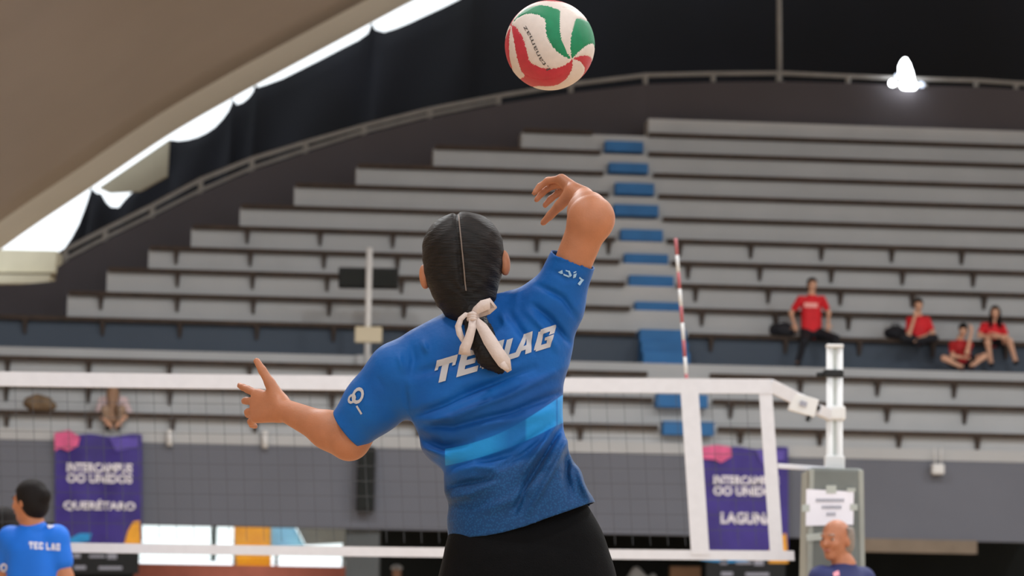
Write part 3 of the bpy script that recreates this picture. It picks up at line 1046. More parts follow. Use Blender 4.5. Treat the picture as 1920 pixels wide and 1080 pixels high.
# ------------------------------------------------------------------ hanging banners on the front wall
M_violet = mat('banner_violet', srgb(58, 44, 128), .6, .25, 2.2)
M_pink = mat('banner_pink', srgb(214, 92, 140), .6, .2, 6)
M_cyan = mat('banner_cyan', srgb(40, 150, 215), .6, .15, 6)
M_orange = mat('banner_orange', srgb(238, 168, 50), .6, .15, 6)
M_pale = mat('banner_violet_pale', srgb(92, 76, 170), .6, .2, 4)
M_print = mat('print_white', srgb(236, 232, 240), .7, .03, 10)
def banner(x0, y0, x1, y1, town, label, pinkpts, cyan, orange, blackband, tx):
    YBn = min(wallY(x0), wallY(x1)) - .1
    t = thing('banner', P((x0 + x1) / 2, y1, YBn), label, 'banner')
    # cloth sheet with soft waves
    nx, nz = 24, 24
    V, Q = [], []
    for lay in (0, 1):
        for j in range(nz + 1):
            for i in range(nx + 1):
                x = x0 + (x1 - x0) * i / nx; y = y0 + (y1 - y0) * j / nz
                if j == 0: y += 2.5 * math.sin(i * .5)
                p = P(x, y, YBn)
                p.y += .018 * math.sin(i * .55 + j * .12) * (1 - j / nz * .5) + lay * .012
                V.append(tuple(p))
    n = (nx + 1) * (nz + 1)
    for j in range(nz):
        for i in range(nx):
            a = j * (nx + 1) + i
            Q.append((a + nx + 1, a + nx + 2, a + 1, a)); Q.append((n + a, n + a + 1, n + a + nx + 2, n + a + nx + 1))
    new_obj('cloth', mesh_np('cloth', V, Q), M_violet, t)
    yk = YBn - .03
    MB().prism([P(x, y, yk) for x, y in pinkpts], (0, .004, 0)).build('printed_flame', M_pink, t)
    MB().prism([P(x, y, yk) for x, y in cyan], (0, .004, 0)).build('printed_wave', M_cyan, t)
    MB().prism([P(x, y, yk) for x, y in orange], (0, .004, 0)).build('printed_corner', M_orange, t)
    MB().prism([P(x0 + .62 * (x1 - x0), y0 + 4, yk), P(x1 - 6, y0 + 5, yk), P(x1 - 8, y0 + 22, yk), P(x0 + .7 * (x1 - x0), y0 + 30, yk)], (0, .003, 0)).build('printed_veil', M_pale, t)
    def line(body, cx_, cy_, wpx, hpx):
        tv, tf = text_mesh(body, .2, .006)
        w = max(v.x for v in tv) - min(v.x for v in tv); h = max(v.y for v in tv) - min(v.y for v in tv)
        s = YBn / F
        k = hpx * s / h
        text_obj('lettering', body, .2 , P(cx_, cy_, yk - .005), (k, 0, 0), (0, 0, k), M_print, t, .008, wpx * s / (w * k))
    xm = (x0 + x1) / 2 + tx
    line('INTERCAMPUS', xm, y0 + 62, 122, 17)
    line('OO UNIDOS', xm, y0 + 82, 122, 17)
    line(town, xm - (0 if len(town) > 7 else -2), y0 + 133, 134 if len(town) > 7 else 100, 21)
    # black sponsor strip along the foot
    yb = blackband
    px_poly('sponsor_strip', [(x0 + 8, yb), (x1 - 5, yb), (x1 - 6, yb + 42), (x0 + 8, yb + 42)], YBn - .02, .008, M_black, t)
    for bx, by, bw_, bh in ((28, 8, 14, 8), (58, 9, 30, 5), (92, 9, 18, 10), (30, 30, 22, 7), (76, 31, 44, 6)):
        px_poly('sponsor_mark', [(x0 + bx + 6, yb + by - bh / 2), (x0 + bx + 6 + bw_, yb + by - bh / 2), (x0 + bx + 6 + bw_, yb + by + bh / 2), (x0 + bx + 6, yb + by + bh / 2)], YBn - .03, .003, M_grey, t)
    return t
banner(103, 816, 266, 1034, 'QUERÉTARO', 'violet banner printed QUERÉTARO hanging on the grey wall', [(102, 812), (130, 806), (150, 820), (146, 836), (128, 846), (112, 840), (103, 846)],
       [(125, 1012), (150, 1000), (172, 1000), (168, 1014), (140, 1020)], [(262, 976), (264, 1034), (230, 1030), (240, 995), (250, 978)], 1034, 2)
banner(1316, 840, 1478, 1046, 'LAGUNA', 'violet banner printed LAGUNA hanging on the grey wall', [(1315, 838), (1345, 834), (1370, 838), (1372, 856), (1352, 868), (1340, 862), (1316, 860)],
       [(1312, 1038), (1350, 1034), (1405, 1036), (1402, 1052), (1365, 1055), (1330, 1052), (1314, 1050)], [(1474, 1000), (1478, 1056), (1441, 1056), (1443, 1030), (1468, 1002)], 1046, 2)

# ------------------------------------------------------------------ people
def npv(v): return np.array(v, float)
def unit(v):
    v = npv(v); return v / np.linalg.norm(v)
def rot_about(v, ax, an):
    return npv(Matrix.Rotation(an, 3, Vector(ax)) @ Vector(v))


def hand_prims(w, d, n, s, sc=1.0, curl=(.25, .3, .35, .4), spread=(.12, .03, -.06, -.16), thumb=None, thumb_bend=.3):
    """w wrist, d finger direction, n palm normal (fingers curl towards it), s thumb side"""
    w, d, n, s = npv(w), unit(d), unit(n), unit(s)
    n = unit(n - d * (n @ d))
    s = unit(s - d * (s @ d) - n * (s @ n))
    pr = []
    offs = (.027, .0095, -.0085, -.025)
    kd = (.088, .092, .086, .077)
    ln = ((.040, .024, .019), (.044, .028, .02), (.040, .026, .02), (.032, .02, .017))
    for i in range(4):
        base = w + (s * offs[i] * .55 + d * .012) * sc
        kn = w + (s * offs[i] + d * kd[i]) * sc
        pr.append(rc(base, kn, .0155 * sc, .0125 * sc, .014))
        dr = unit(d + s * math.tan(spread[i]))
        p = kn
        ax = np.cross(dr, n)
        for q in range(3):
            dr = rot_about(dr, ax, curl[i] * (1.0, 1.1, .8)[q])
            p2 = p + dr * ln[i][q] * sc
            pr.append(rc(p, p2, (.0092, .0084, .0076)[q] * sc, (.0084, .0076, .0066)[q] * sc, .004))
            p = p2
    tb = w + (d * .022 + s * .02 + n * .006) * sc
    td = unit(d * .62 + s * .75 + n * .15) if thumb is None else unit(thumb)
    p = tb + td * .046 * sc
    pr.append(rc(tb, p, .0165 * sc, .012 * sc, .016))
    td = unit(td + d * thumb_bend * .5)
    p2 = p + td * .033 * sc
    pr.append(rc(p, p2, .0115 * sc, .0095 * sc, .005))
    p3 = p2 + unit(td + d * thumb_bend * .3) * .025 * sc
    pr.append(rc(p2, p3, .0095 * sc, .0075 * sc, .004))
    return pr


def head_frame(f, u):
    f = unit(f); u = unit(npv(u) - f * (npv(u) @ f)); r = np.cross(f, u)
    return r, f, u


def head_prims(c, f, u, s=1.0):
    """skull, jaw, nose, lips, brow and ears round head centre c"""
    r, f, u = head_frame(f, u)
    c = npv(c)
    R = np.array([r, f, u])
    L = lambda a, b, e: c + (r * a + f * b + u * e) * s
    pr = [el(L(0, -.008, .03), npv((.075, .094, .088)) * s, R, .03), el(L(0, .02, -.045), npv((.056, .066, .068)) * s, R, .04),
          el(L(0, .068, -.092), npv((.022, .018, .018)) * s, R, .03),
          rc(L(0, .088, .018), L(0, .112, -.022), .009 * s, .014 * s, .018), el(L(0, .091, .028), npv((.045, .012, .012)) * s, R, .02),
          el(L(0, .093, -.056), npv((.024, .009, .008)) * s, R, .01)]
    for e in (-1, 1):
        pr.append(el(L(.077 * e, -.01, -.005), npv((.011, .02, .032)) * s, R, .006))
        pr.append(el(L(.035 * e, .07, -.02), npv((.022, .02, .018)) * s, R, .03))
    return pr


def add_face(root, c, f, u, s=1.0, brow_mat=None):
    r, f, u = head_frame(f, u)
    c = npv(c)
    for e in (-1, 1):
        bm = bmesh.new(); bmesh.ops.create_icosphere(bm, subdivisions=2, radius=.0105 * s)
        me = bpy.data.meshes.new('eye'); bm.to_mesh(me); bm.free()
        o = new_obj('eye', me, MATS['eye_white'], root)
        o.location = Vector(c + (r * .031 * e + f * .081 + u * .008) * s) - root.location
        bm = bmesh.new(); bmesh.ops.create_icosphere(bm, subdivisions=2, radius=.0075 * s)
        me = bpy.data.meshes.new('iris'); bm.to_mesh(me); bm.free()
        o2 = new_obj('iris', me, MATS['eye_dark'], root)
        o2.location = Vector(c + (r * .031 * e + f * .086 + u * .008) * s) - root.location
        a = c + (r * .016 * e + f * .1 + u * .032) * s; b = c + (r * .05 * e + f * .085 + u * .03) * s
        MB().tube([a, (a + b) / 2 + u * .004 * s, b], [.004 * s, .005 * s, .003 * s], 6).build('eyebrow', brow_mat or M_hair, root, True)
    a = c + (r * -.022 + f * .094 - u * .056) * s; b = c + (r * .022 + f * .094 - u * .056) * s; m_ = c + (f * .103 - u * .056) * s
    MB().tube([a, m_, b], [.003 * s, .006 * s, .003 * s], 6).build('lips', MATS['lip'], root, True)


mat('eye_white', srgb(170, 160, 152), .5, .02, 20); mat('eye_dark', srgb(30, 22, 18), .3, .1, 20); mat('lip', srgb(165, 95, 85), .5, .05, 40)


def person(label, J, f, hf, hu=(0, 0, 1), s=1.0, res=.009, skin_m=None, shirt=None, sleeves=.6, trousers=None, leg_cover=.95, hair=None, hair_m=None,
           shoes=None, group=None, hands=None, face=True, wide=1.0, extra_hair=None):
    """J: dict of joints in world metres"""
    J = {k: npv(v) for k, v in J.items()}
    low = min((v for v in J.values()), key=lambda v: v[2])
    root = thing('person', Vector((J['hipL'] + J['hipR']) / 2 * npv((1, 1, 0)) + npv((0, 0, low[2] - .07))), label, 'person', group)
    skin_m = skin_m or skin_far
    f = unit(f)
    pr = head_prims(J['head'], hf, hu, s)
    hr, hff, huu = head_frame(hf, hu)
    pr.append(rc(J['head'] - huu * .06 * s - hff * .02 * s, J['neck'], .05 * s, .056 * s, .03))
    tor = []
    for a, b in (('L', 'R'), ('R', 'L')):
        ch = J['sh' + a] * .68 + J['sh' + b] * .32
        tor.append(rc(ch - (J['neck'] - (J['hipL'] + J['hipR']) / 2) * .14, J['hip' + a] * .85 + J['hip' + b] * .15, .098 * s * wide, .105 * s * wide, .06))
    tor.append(rc(J['shL'], J['shR'], .055 * s, None, .05))
    tor.append(rc(J['neck'], (J['shL'] + J['shR']) / 2, .055 * s, .06 * s, .05))
    arms, legs = [], []
    for a in 'LR':
        arms.append((rc(J['sh' + a], J['el' + a], .052 * s, .04 * s, .03), a))
        pr.append(rc(J['el' + a], J['wr' + a], .039 * s, .026 * s, .02))
        legs.append(rc(J['hip' + a], J['kn' + a], .088 * s, .058 * s, .04))
        legs.append(rc(J['kn' + a], J['an' + a], .056 * s, .038 * s, .03))
        dd = J['wr' + a] - J['el' + a]
        hd = (hands or {}).get(a, {})
        d_ = hd.get('d', dd); n_ = hd.get('n', -f * .2 + npv((0, 0, -1))); s_ = hd.get('s', np.cross(unit(d_), unit(n_)) * (1 if a == 'L' else -1))
        pr += hand_prims(J['wr' + a], d_, n_, s_, s, hd.get('curl', (.4, .45, .5, .55)))
        toe = J.get('toe' + a, J['an' + a] + f * .15 * s)
        pr.append(rc(J['an' + a], J['an' + a] + npv((0, 0, -.04)) * s, .036 * s, .036 * s, .02))
        pr.append(rc(J['an' + a] + npv((0, 0, -.045)) * s, toe + npv((0, 0, -.05)) * s, .034 * s, .026 * s, .02))
    sdf_obj('body', pr + tor + [a for a, _ in arms] + legs, res, skin_m, root)
    if shirt:
        sp_ = list(tor)
        for a, w in arms:
            q = dict(a); q['b'] = q['a'] + (q['b'] - q['a']) * sleeves; q['r1'] += .008; q['r2'] += .012; sp_.append(q)
        for q in sp_:
            q['k'] = max(q['k'], .03)
        sdf_obj('shirt', sp_, res, shirt, root, off=.011)
    if trousers:
        tp = []
        for q in legs[0::2]:
            tp.append(q)
        for q in legs[1::2]:
            if leg_cover > 0:
                z = dict(q); z['b'] = z['a'] + (z['b'] - z['a']) * leg_cover; tp.append(z)
        if leg_cover < 0:
            tp = []
            for q in legs[0::2]:
                z = dict(q); z['b'] = z['a'] + (z['b'] - z['a']) * (1 + leg_cover); z['r2'] = .075 * s; tp.append(z)
        tp.append(rc(J['hipL'], J['hipR'], .1 * s * wide, None, .04))
        sdf_obj('trousers', tp, res, trousers, root, off=.012)
    if shoes:
        for a in 'LR':
            toe = J.get('toe' + a, J['an' + a] + f * .15 * s)
            sdf_obj('shoe', [rc(J['an' + a] + npv((0, 0, -.045)) * s, toe + npv((0, 0, -.05)) * s, .045 * s, .036 * s, .02)], res, shoes, root)
    if hair:
        R = np.array([hr, hff, huu])
        L = lambda a, b, e: J['head'] + (hr * a + hff * b + huu * e) * s
        hp = [el(L(0, -.018, .042), npv((.092, .102, .096)) * s, R, .02), el(L(0, -.05, -.02), npv((.083, .075, .085)) * s, R, .03)]
        if hair == 'long':
            for e in (-1, 1):
                hp.append(rc(L(.06 * e, -.02, 0), L(.085 * e, .03, -.26), .045 * s, .035 * s, .03))
            hp.append(rc(L(0, -.07, 0), L(0, -.07, -.24), .06 * s, .06 * s, .03))
        if hair == 'bun':
            hp.append(el(L(0, -.1, .03), npv((.05, .05, .05)) * s, None, .02))
        if hair == 'pony':
            hp.append(rc(L(0, -.1, .03), L(0, -.15, -.12), .035 * s, .03 * s, .02))
        cc = J['head']

        def cut(Fd, X, Y, Z, lo_b=.052 if hair != 'bald' else -.02, lo_z=.05 if hair != 'bald' else .0):
            q = [(X - cc[0]) * v[0] + (Y - cc[1]) * v[1] + (Z - cc[2]) * v[2] for v in (hr, hff, huu)]
            if hair == 'veil':
                return Fd
            if hair == 'bald':
                mask = np.maximum(-(q[1] + .0) + .02 * s, 0) * 0
                d = np.minimum(.01 * s - np.abs(0 * q[1]), np.minimum(q[1] + .05 * s + (q[2] - .07 * s) * .0, 9))
                top = np.minimum(q[1] + .01 * s, 9)
                front = np.maximum(np.minimum(q[1] + .005 * s, 9), np.minimum(q[2] - .075 * s, 9))
                return np.maximum(Fd, front)
            front = np.minimum(q[1] - .035 * s, -(q[2] - .062 * s) + .0)
            side = np.abs(q[0]) - (.064 if hair == 'long' else .2) * s
            return np.maximum(Fd, np.minimum(front, -side))
        o = sdf_obj('hair', hp + (extra_hair(L, s) if extra_hair else []), max(res * .8, .005), hair_m or M_hair, root, post=cut)
    if face:
        add_face(root, J['head'], hf, hu, s, hair_m)
    return root


# ------------------------------------------------------------------ the server in the air
YP = 6.1
def w(px, py, dy=0.0): return npv(P(px, py, YP + dy))
PX = YP / F          # metres per pixel at the player
player = thing('person', Vector(w(985, 1010) * npv((1, 1, 0)) + npv((0, 0, .24))), 'volleyball player in blue jersey and black shorts leaping to strike the ball', 'person')

# -- bare body
hc = w(868, 487, .0)
hup = unit((-.11, .02, 1)); hfw = unit((.03, 1, .02))
hr, hff, huu = head_frame(hfw, hup)
HL = lambda a, b, e: hc + hr * a + hff * b + huu * e
RH = np.array([hr, hff, huu])
body = head_prims(hc - huu * .02 + hff * .015, hfw, hup, .98)
body += [el(w(796, 519, -.005), (.0125, .018, .030), RH, .006), el(w(946, 493, -.012), (.0135, .018, .031), RH, .006)]
body += [rc(hc - huu * .07, w(893, 640, .03), .05, .056, .03)]
shL, elL, wrL = w(752, 700, .05), w(655, 824, .10), w(531, 768, .20)
shR, elR, wrR = w(1028, 610, -.01), w(1107, 412, -.09), w(1094, 372, .13)
hipL, hipR = w(925, 1065, .01), w(1050, 1052, 0)
body += [rc(w(860, 690, .03), w(925, 1000, .01), .045, .055, .05), rc(w(925, 1000, .01), hipL, .055, .08, .05), rc(w(955, 670, .02), w(1030, 985, .01), .045, .055, .05), rc(w(1030, 985, .01), hipR, .055, .08, .05), rc(shL, shR, .03, None, .03)]
body += [rc(shL, elL, .042, .044, .02), rc(elL, elL + (wrL - elL) * .3, .043, .041, .03), rc(elL + (wrL - elL) * .3, wrL, .041, .0265, .03)]
body += [rc(shR, elR, .040, .046, .02), el(elR + npv((.004, -.005, .004)), (.05, .046, .05), None, .02), rc(elR, elR + (wrR - elR) * .35, .046, .042, .02), rc(elR + (wrR - elR) * .35, wrR, .042, .028, .03)]
body += hand_prims(wrL, (-.72, .62, .12), (.42, .88, -.1), (.12, .02, 1), 1.1, curl=(.10, .3, .38, .42), spread=(.2, .04, -.14, -.3), thumb=(-.5, .12, .8), thumb_bend=.02)
body += hand_prims(wrR, (-.36, .78, .42), (-.55, -.15, -.8), (-.6, -.75, .1), 1.06, curl=(.6, .6, .58, .55), spread=(.1, .0, -.1, -.2), thumb=(-.45, .35, -.45), thumb_bend=.0)
knL, knR = w(895, 1385, .05), w(1075, 1360, -.02)
anL, anR = w(925, 1680, -.22), w(1065, 1690, -.28)
for h_, k_, a_ in ((hipL, knL, anL), (hipR, knR, anR)):
    body += [rc(h_, k_, .088, .058, .04), rc(k_, k_ * .65 + a_ * .35, .055, .056, .03), rc(k_ * .65 + a_ * .35, a_, .056, .036, .03),
             rc(a_, a_ + npv((0, .10, -.1)), .034, .028, .02)]
sdf_obj('body', body, .005, skin, player)

# -- jersey: sections read off the silhouette, smooth folds, cut open at hem, cuffs and neck
sec = [(560, 872, 940, .045, .035), (585, 850, 965, .062, .03), (612, 806, 1020, .083, .025), (640, 778, 1048, .098, .02), (680, 768, 1056, .108, .015), (730, 762, 1056, .112, .01), (780, 768, 1055, .11, .0),
       (820, 785, 1060, .107, .0), (848, 792, 1068, .106, .0), (866, 808, 1076, .106, .0), (882, 828, 1085, .108, -.005), (905, 832, 1098, .113, -.008), (925, 833, 1108, .116, -.01), (945, 840, 1117, .118, -.01), (975, 838, 1124, .122, -.01), (1015, 840, 1130, .125, -.01), (1040, 840, 1132, .125, -.01)]
zz = np.array([w(960, s_[0])[2] for s_ in sec])[::-1]
xl = np.array([w(s_[1], s_[0])[0] for s_ in sec])[::-1]
xr = np.array([w(s_[2], s_[0])[0] for s_ in sec])[::-1]
bd = np.array([s_[3] for s_ in sec])[::-1]
cy = np.array([YP + s_[4] for s_ in sec])[::-1]
SK = -.10
def smooth_interp(z, zs, vs):
    # cubic hermite through the sections
    z = np.clip(z, zs[0], zs[-1])
    i = np.clip(np.searchsorted(zs, z) - 1, 0, len(zs) - 2)
    h = zs[i + 1] - zs[i]
    t = (z - zs[i]) / h
    m = np.gradient(vs, zs)
    return ((2 * t ** 3 - 3 * t ** 2 + 1) * vs[i] + (t ** 3 - 2 * t ** 2 + t) * h * m[i] + (-2 * t ** 3 + 3 * t ** 2) * vs[i + 1] + (t ** 3 - t ** 2) * h * m[i + 1])
def torso_fn(grow):
    def fn(X, Y, Z):
        a, b = smooth_interp(Z, zz, xl), smooth_interp(Z, zz, xr)
        c = (a + b) / 2; hw = (b - a) / 2 + grow
        dp = smooth_interp(Z, zz, bd) + grow; yc = smooth_interp(Z, zz, cy)
        u = (X - c) / hw; v = (Y - yc - SK * (X - c)) / dp
        e = 2.35
        n = (np.abs(u) ** e + np.abs(v) ** e) ** (1 / e)
        d = (n - 1) * np.minimum(hw, dp) * .9
        return np.maximum(d, Z - zz[-1])
    return fn
PXM = F / YP
def folds(items):
    """creases as polylines in picture pixels; amp > 0 carves, < 0 raises (millimetres)"""
    lines = []
    for pts_, width, amp in items:
        q = [P(x, y, YP - .08) for x, y in pts_]
        lines.append(([(p.x, p.z) for p in q], width * .8 / PXM, amp * FOLD / 1000))
    def f(X, Z):
        out = 0
        for q, wd, am in lines:
            n = len(q) - 1
            best = None
            for i_ in range(n):
                (ax, az), (bx, bz) = q[i_], q[i_ + 1]
                dx, dz = bx - ax, bz - az
                t = np.clip(((X - ax) * dx + (Z - az) * dz) / (dx * dx + dz * dz), 0, 1)
                d2 = (X - ax - t * dx) ** 2 + (Z - az - t * dz) ** 2
                v = np.exp(-d2 / (wd * wd)) * (.15 + .85 * np.sin(np.pi * np.clip((i_ + t) / n * .94 + .03, 0, 1)))
                best = v if best is None else np.maximum(best, v)
            out = out + am * best
        return out
    return f
FOLD = 2.0
fold_list = [
    ([(752, 783), (830, 760), (920, 722), (1000, 690)], 9, 7), ([(760, 798), (850, 782), (950, 745), (1040, 700)], 8, -5), ([(758, 790), (850, 800), (960, 775), (1050, 735)], 9, 7),
    ([(772, 812), (830, 836), (880, 830)], 10, 9), ([(785, 835), (835, 855)], 9, -7), ([(760, 700), (820, 690), (880, 672)], 12, 4),
    ([(835, 872), (900, 868), (960, 850), (1030, 800)], 9, 6), ([(838, 890), (890, 872), (940, 885)], 10, -6), ([(836, 912), (880, 905), (930, 900)], 8, 6), ([(836, 935), (880, 928), (930, 905)], 9, -5),
    ([(1052, 800), (1020, 855), (985, 915), (965, 960)], 8, 11), ([(1040, 800), (1000, 860), (965, 905)], 7, -6), ([(1065, 822), (1040, 875), (1010, 930), (990, 965)], 7, -7), ([(1030, 815), (985, 850), (920, 890)], 8, 6),
    ([(1062, 845), (1062, 890), (1072, 935)], 8, 7), ([(1082, 870), (1092, 910), (1104, 938)], 8, -6), ([(1096, 890), (1108, 925)], 6, 5),
    ([(955, 585), (975, 620), (1000, 655)], 10, 6), ([(1000, 572), (1035, 600), (1068, 640)], 7, 8), ([(985, 580), (1018, 615), (1045, 655)], 9, -5), ([(940, 585), (950, 610)], 8, -4),
    ([(770, 640), (775, 670), (768, 700)], 8, 6), ([(790, 632), (800, 660)], 8, -4), ([(745, 655), (752, 690)], 8, -4), ([(757, 715), (760, 750), (756, 782)], 6, 6),
    ([(1010, 535), (1055, 560), (1080, 595)], 7, 6), ([(1030, 505), (1060, 525), (1100, 525)], 7, 2), ([(1035, 482), (1070, 488), (1108, 505)], 4, -3),
    ([(690, 800), (720, 790), (750, 782)], 8, 5), ([(650, 790), (690, 770)], 10, -3), ([(700, 700), (720, 730)], 9, 4), ([(640, 785), (660, 812), (684, 832)], 5, -3),
    ([(900, 960), (960, 940), (1020, 900)], 12, -5), ([(870, 800), (960, 790), (1040, 770)], 14, -4), ([(850, 740), (940, 715)], 10, 4),
]
ff = folds(fold_list)
def jersey_post(Fd, X, Y, Z):
    return Fd + ff(X, Z) * np.clip((YP - .005 - Y) / .05, 0, 1)
lo_t = npv((xl.min() - .02, YP - .22, zz[0])); hi_t = npv((xr.max() + .02, YP + .22, zz[-1]))
cuffL0, cuffL1 = w(748, 702, .045), w(640, 822, .095)
cuffR0, cuffR1 = w(1024, 612, -.005), w(1081, 470, -.06)
jersey = [dict(t='fn', fn=torso_fn(0), lo=lo_t, hi=hi_t, k=.03),
          rc(cuffL0, w(700, 758, .07), .078, .069, .045), rc(w(700, 758, .07), cuffL1, .068, .052, .02),
          rc(w(1000, 640, 0), w(1038, 575, -.02), .082, .066, .05), rc(w(1038, 575, -.02), cuffR1, .064, .0525, .03),
          rc(w(800, 655, .035), w(880, 605, .03), .05, .045, .04), rc(w(900, 605, .03), w(1005, 575, .0), .045, .05, .04)]
hem_x = np.array([w(x, 0)[0] for x in (700, 838, 868, 900, 930, 960, 1000, 1040, 1080, 1127, 1250)])
hem_z = np.array([w(960, y)[2] for y in (1004, 1003, 1009, 1011, 1008, 1002, 990, 974, 959, 940, 905)])
dcL = unit(cuffL1 - w(700, 758, .07)); pcL = w(657, 809, .09)
dcR = unit(cuffR1 - w(1038, 575, -.02)); pcR = w(1074, 487, -.055)
dcL = unit(dcL * npv((1.05, 1, .8)))
def jersey_clip(V):
    g = V[:, 2] - np.interp(V[:, 0], hem_x, hem_z)
    nearL = V[:, 0] < w(745, 0)[0]
    g = np.where(nearL, np.minimum(g, -((V - pcL) @ dcL)), g)
    nearR = (V[:, 0] > w(1000, 0)[0]) & (V[:, 2] > w(0, 570)[2])
    g = np.where(nearR, np.minimum(g, -((V - pcR) @ dcR)), g)
    nk = np.sqrt((V[:, 0] - w(890, 0)[0]) ** 2 + (V[:, 1] - YP - .035) ** 2) - .058
    g = np.where((V[:, 2] > w(0, 612)[2]) & (np.abs(V[:, 0] - w(890, 0)[0]) < .12), np.minimum(g, nk), g)
    return g
# jersey cloth: printed pattern in the cloth's own coordinates
mj = bpy.data.materials.new('jersey_cloth'); mj.use_nodes = True
nt = mj.node_tree; b = nt.nodes['Principled BSDF']
b.inputs['Roughness'].default_value = .62; b.inputs['Sheen Weight'].default_value = .05; b.inputs['Specular IOR Level'].default_value = .25
tc = nt.nodes.new('ShaderNodeTexCoord'); sx = nt.nodes.new('ShaderNodeSeparateXYZ'); nt.links.new(tc.outputs['Object'], sx.inputs[0])
X_, Z_ = NX(nt, sx.outputs[0]), NX(nt, sx.outputs[2])
JO = player.location
p00, p10, p01 = P(960, 540, YP - .1), P(1060, 540, YP - .1), P(960, 640, YP - .1)
# object coordinates equal world coordinates here (mesh in world metres); invert x,z -> picture-like units
A_ = np.array([[p10.x - p00.x, p01.x - p00.x], [p10.z - p00.z, p01.z - p00.z]]) / 100
Ai = np.linalg.inv(A_)
U_ = X_ * float(Ai[0, 0]) + Z_ * float(Ai[0, 1]) + float(960 - Ai[0, 0] * p00.x - Ai[0, 1] * p00.z)
V_ = X_ * float(Ai[1, 0]) + Z_ * float(Ai[1, 1]) + float(540 - Ai[1, 0] * p00.x - Ai[1, 1] * p00.z)
def mixc(fac, c0, c1):
    n = nt.nodes.new('ShaderNodeMix'); n.data_type = 'RGBA'
    nt.links.new(fac.sock, n.inputs[0])
    for v, i in ((c0, 6), (c1, 7)):
        if isinstance(v, tuple): n.inputs[i].default_value = v
        else: nt.links.new(v, n.inputs[i])
    return n.outputs[2]
nzj = nt.nodes.new('ShaderNodeTexNoise'); nzj.inputs['Scale'].default_value = 9; nzj.inputs['Detail'].default_value = 5; nt.links.new(tc.outputs['Object'], nzj.inputs['Vector'])
NZ = NX(nt, nzj.outputs[0])
colr = mixc(NZ.step(.5, .5), srgb(0, 74, 146), srgb(0, 90, 166))
# lower dotted zone
dz = V_ + U_ * .32
low = dz.step(1165, 40)
vor = nt.nodes.new('ShaderNodeTexVoronoi'); vor.inputs['Scale'].default_value = 190; nt.links.new(tc.outputs['Object'], vor.inputs['Vector'])
dots = NX(nt, vor.outputs[0]).step(.42, .2)
lowc = mixc(dots, srgb(14, 70, 118), srgb(6, 56, 102))
colr = mixc(low, colr, lowc)
# middle slightly darker band and pale chevron
mid = (V_ + U_ * .42).step(1130, 8) * (V_ + U_ * .42).step(1196, 10).inv()
colr = mixc(mid * .55, colr, srgb(0, 60, 120))
tt_ = U_ - 835.0
yc1 = tt_ * -.08 + tt_ * tt_ * -.00175 + 838.0
yc2 = tt_ * -.12 + tt_ * tt_ * -.0011 + 868.0
inb = V_.lstep(yc1, 3) * V_.lstep(yc2, 3).inv() * U_.step(835, 2)
amt = (U_.step(930, 50).inv() + U_.step(986, 6) * U_.step(1043, 4).inv() * .75 + U_.step(1046, 3) * .95 + .28)
colr = mixc((inb * amt)._op('ADD', 0, True), colr, srgb(24, 132, 200))
nt.links.new(colr, b.inputs['Base Color'])
wv = nt.nodes.new('ShaderNodeTexNoise'); wv.inputs['Scale'].default_value = 30; wv.inputs['Detail'].default_value = 4; nt.links.new(tc.outputs['Object'], wv.inputs['Vector'])
bp = nt.nodes.new('ShaderNodeBump'); bp.inputs['Strength'].default_value = .35; bp.inputs['Distance'].default_value = .008; nt.links.new(wv.outputs[0], bp.inputs['Height']); nt.links.new(bp.outputs[0], b.inputs['Normal'])

jo = sdf_obj('jersey', jersey, .0042, mj, player, post=jersey_post, clip=jersey_clip, solid=.004)
jb = bvh_of(jo)
# hem and cuff edges get their stitched band from the cloth thickness; lettering is printed on the cloth
M_letter = mat('jersey_print', srgb(180, 176, 178), .7, .04, 30)
def glyph(quads, o, ex, ey):
    return [[(o[0] + ex[0] * x + ey[0] * y, o[1] + ex[1] * x + ey[1] * y) for x, y in q] for q in quads]
R4 = lambda x0, y0, x1, y1: [(x0, y0), (x1, y0), (x1, y1), (x0, y1)]
GL = {'T': [R4(0, .72, 1, 1), R4(0, .55, .16, .72), R4(.84, .55, 1, .72), R4(.33, 0, .67, .72)],
      'E': [R4(0, 0, .34, 1), R4(.34, .76, .95, 1), R4(.34, .39, .8, .61), R4(.34, 0, 1, .24)],
      'C': [R4(0, .08, .34, .92), R4(.12, .76, .95, 1), R4(.12, 0, .95, .24), R4(.66, .6, .95, .76), R4(.66, .24, .95, .4)],
      'L': [R4(0, 0, .34, 1), R4(.34, 0, .95, .26)],
      'A': [[(0, 0), (.34, 0), (.58, 1), (.3, 1)], [(.68, 0), (1.02, 0), (.78, 1), (.46, 1)], R4(.25, .22, .78, .42)],
      'G': [R4(0, .08, .34, .92), R4(.12, .76, .95, 1), R4(.12, 0, .95, .24), R4(.66, .24, .95, .55), R4(.5, .4, .95, .55), R4(.66, .6, .95, .76)]}
EX, EY = (39, -11.5), (12, -45)
pos = {0: ('T', 810, 722), 1: ('E', 856, 708), 2: ('C', 899, 694), 3: ('L', 940, 680), 4: ('A', 962, 672), 5: ('G', 1000, 661)}
for k, (ch, ox, oy) in pos.items():
    exx = (EX[0] * (1.0 if k < 3 else .85), EX[1] * (1.0 if k < 3 else .95)); eyy = (10, -46) if k < 3 else (11, -42)
    decal('letter', glyph(GL[ch], (ox, oy), exx, eyy), jb, M_letter, jo, 7)
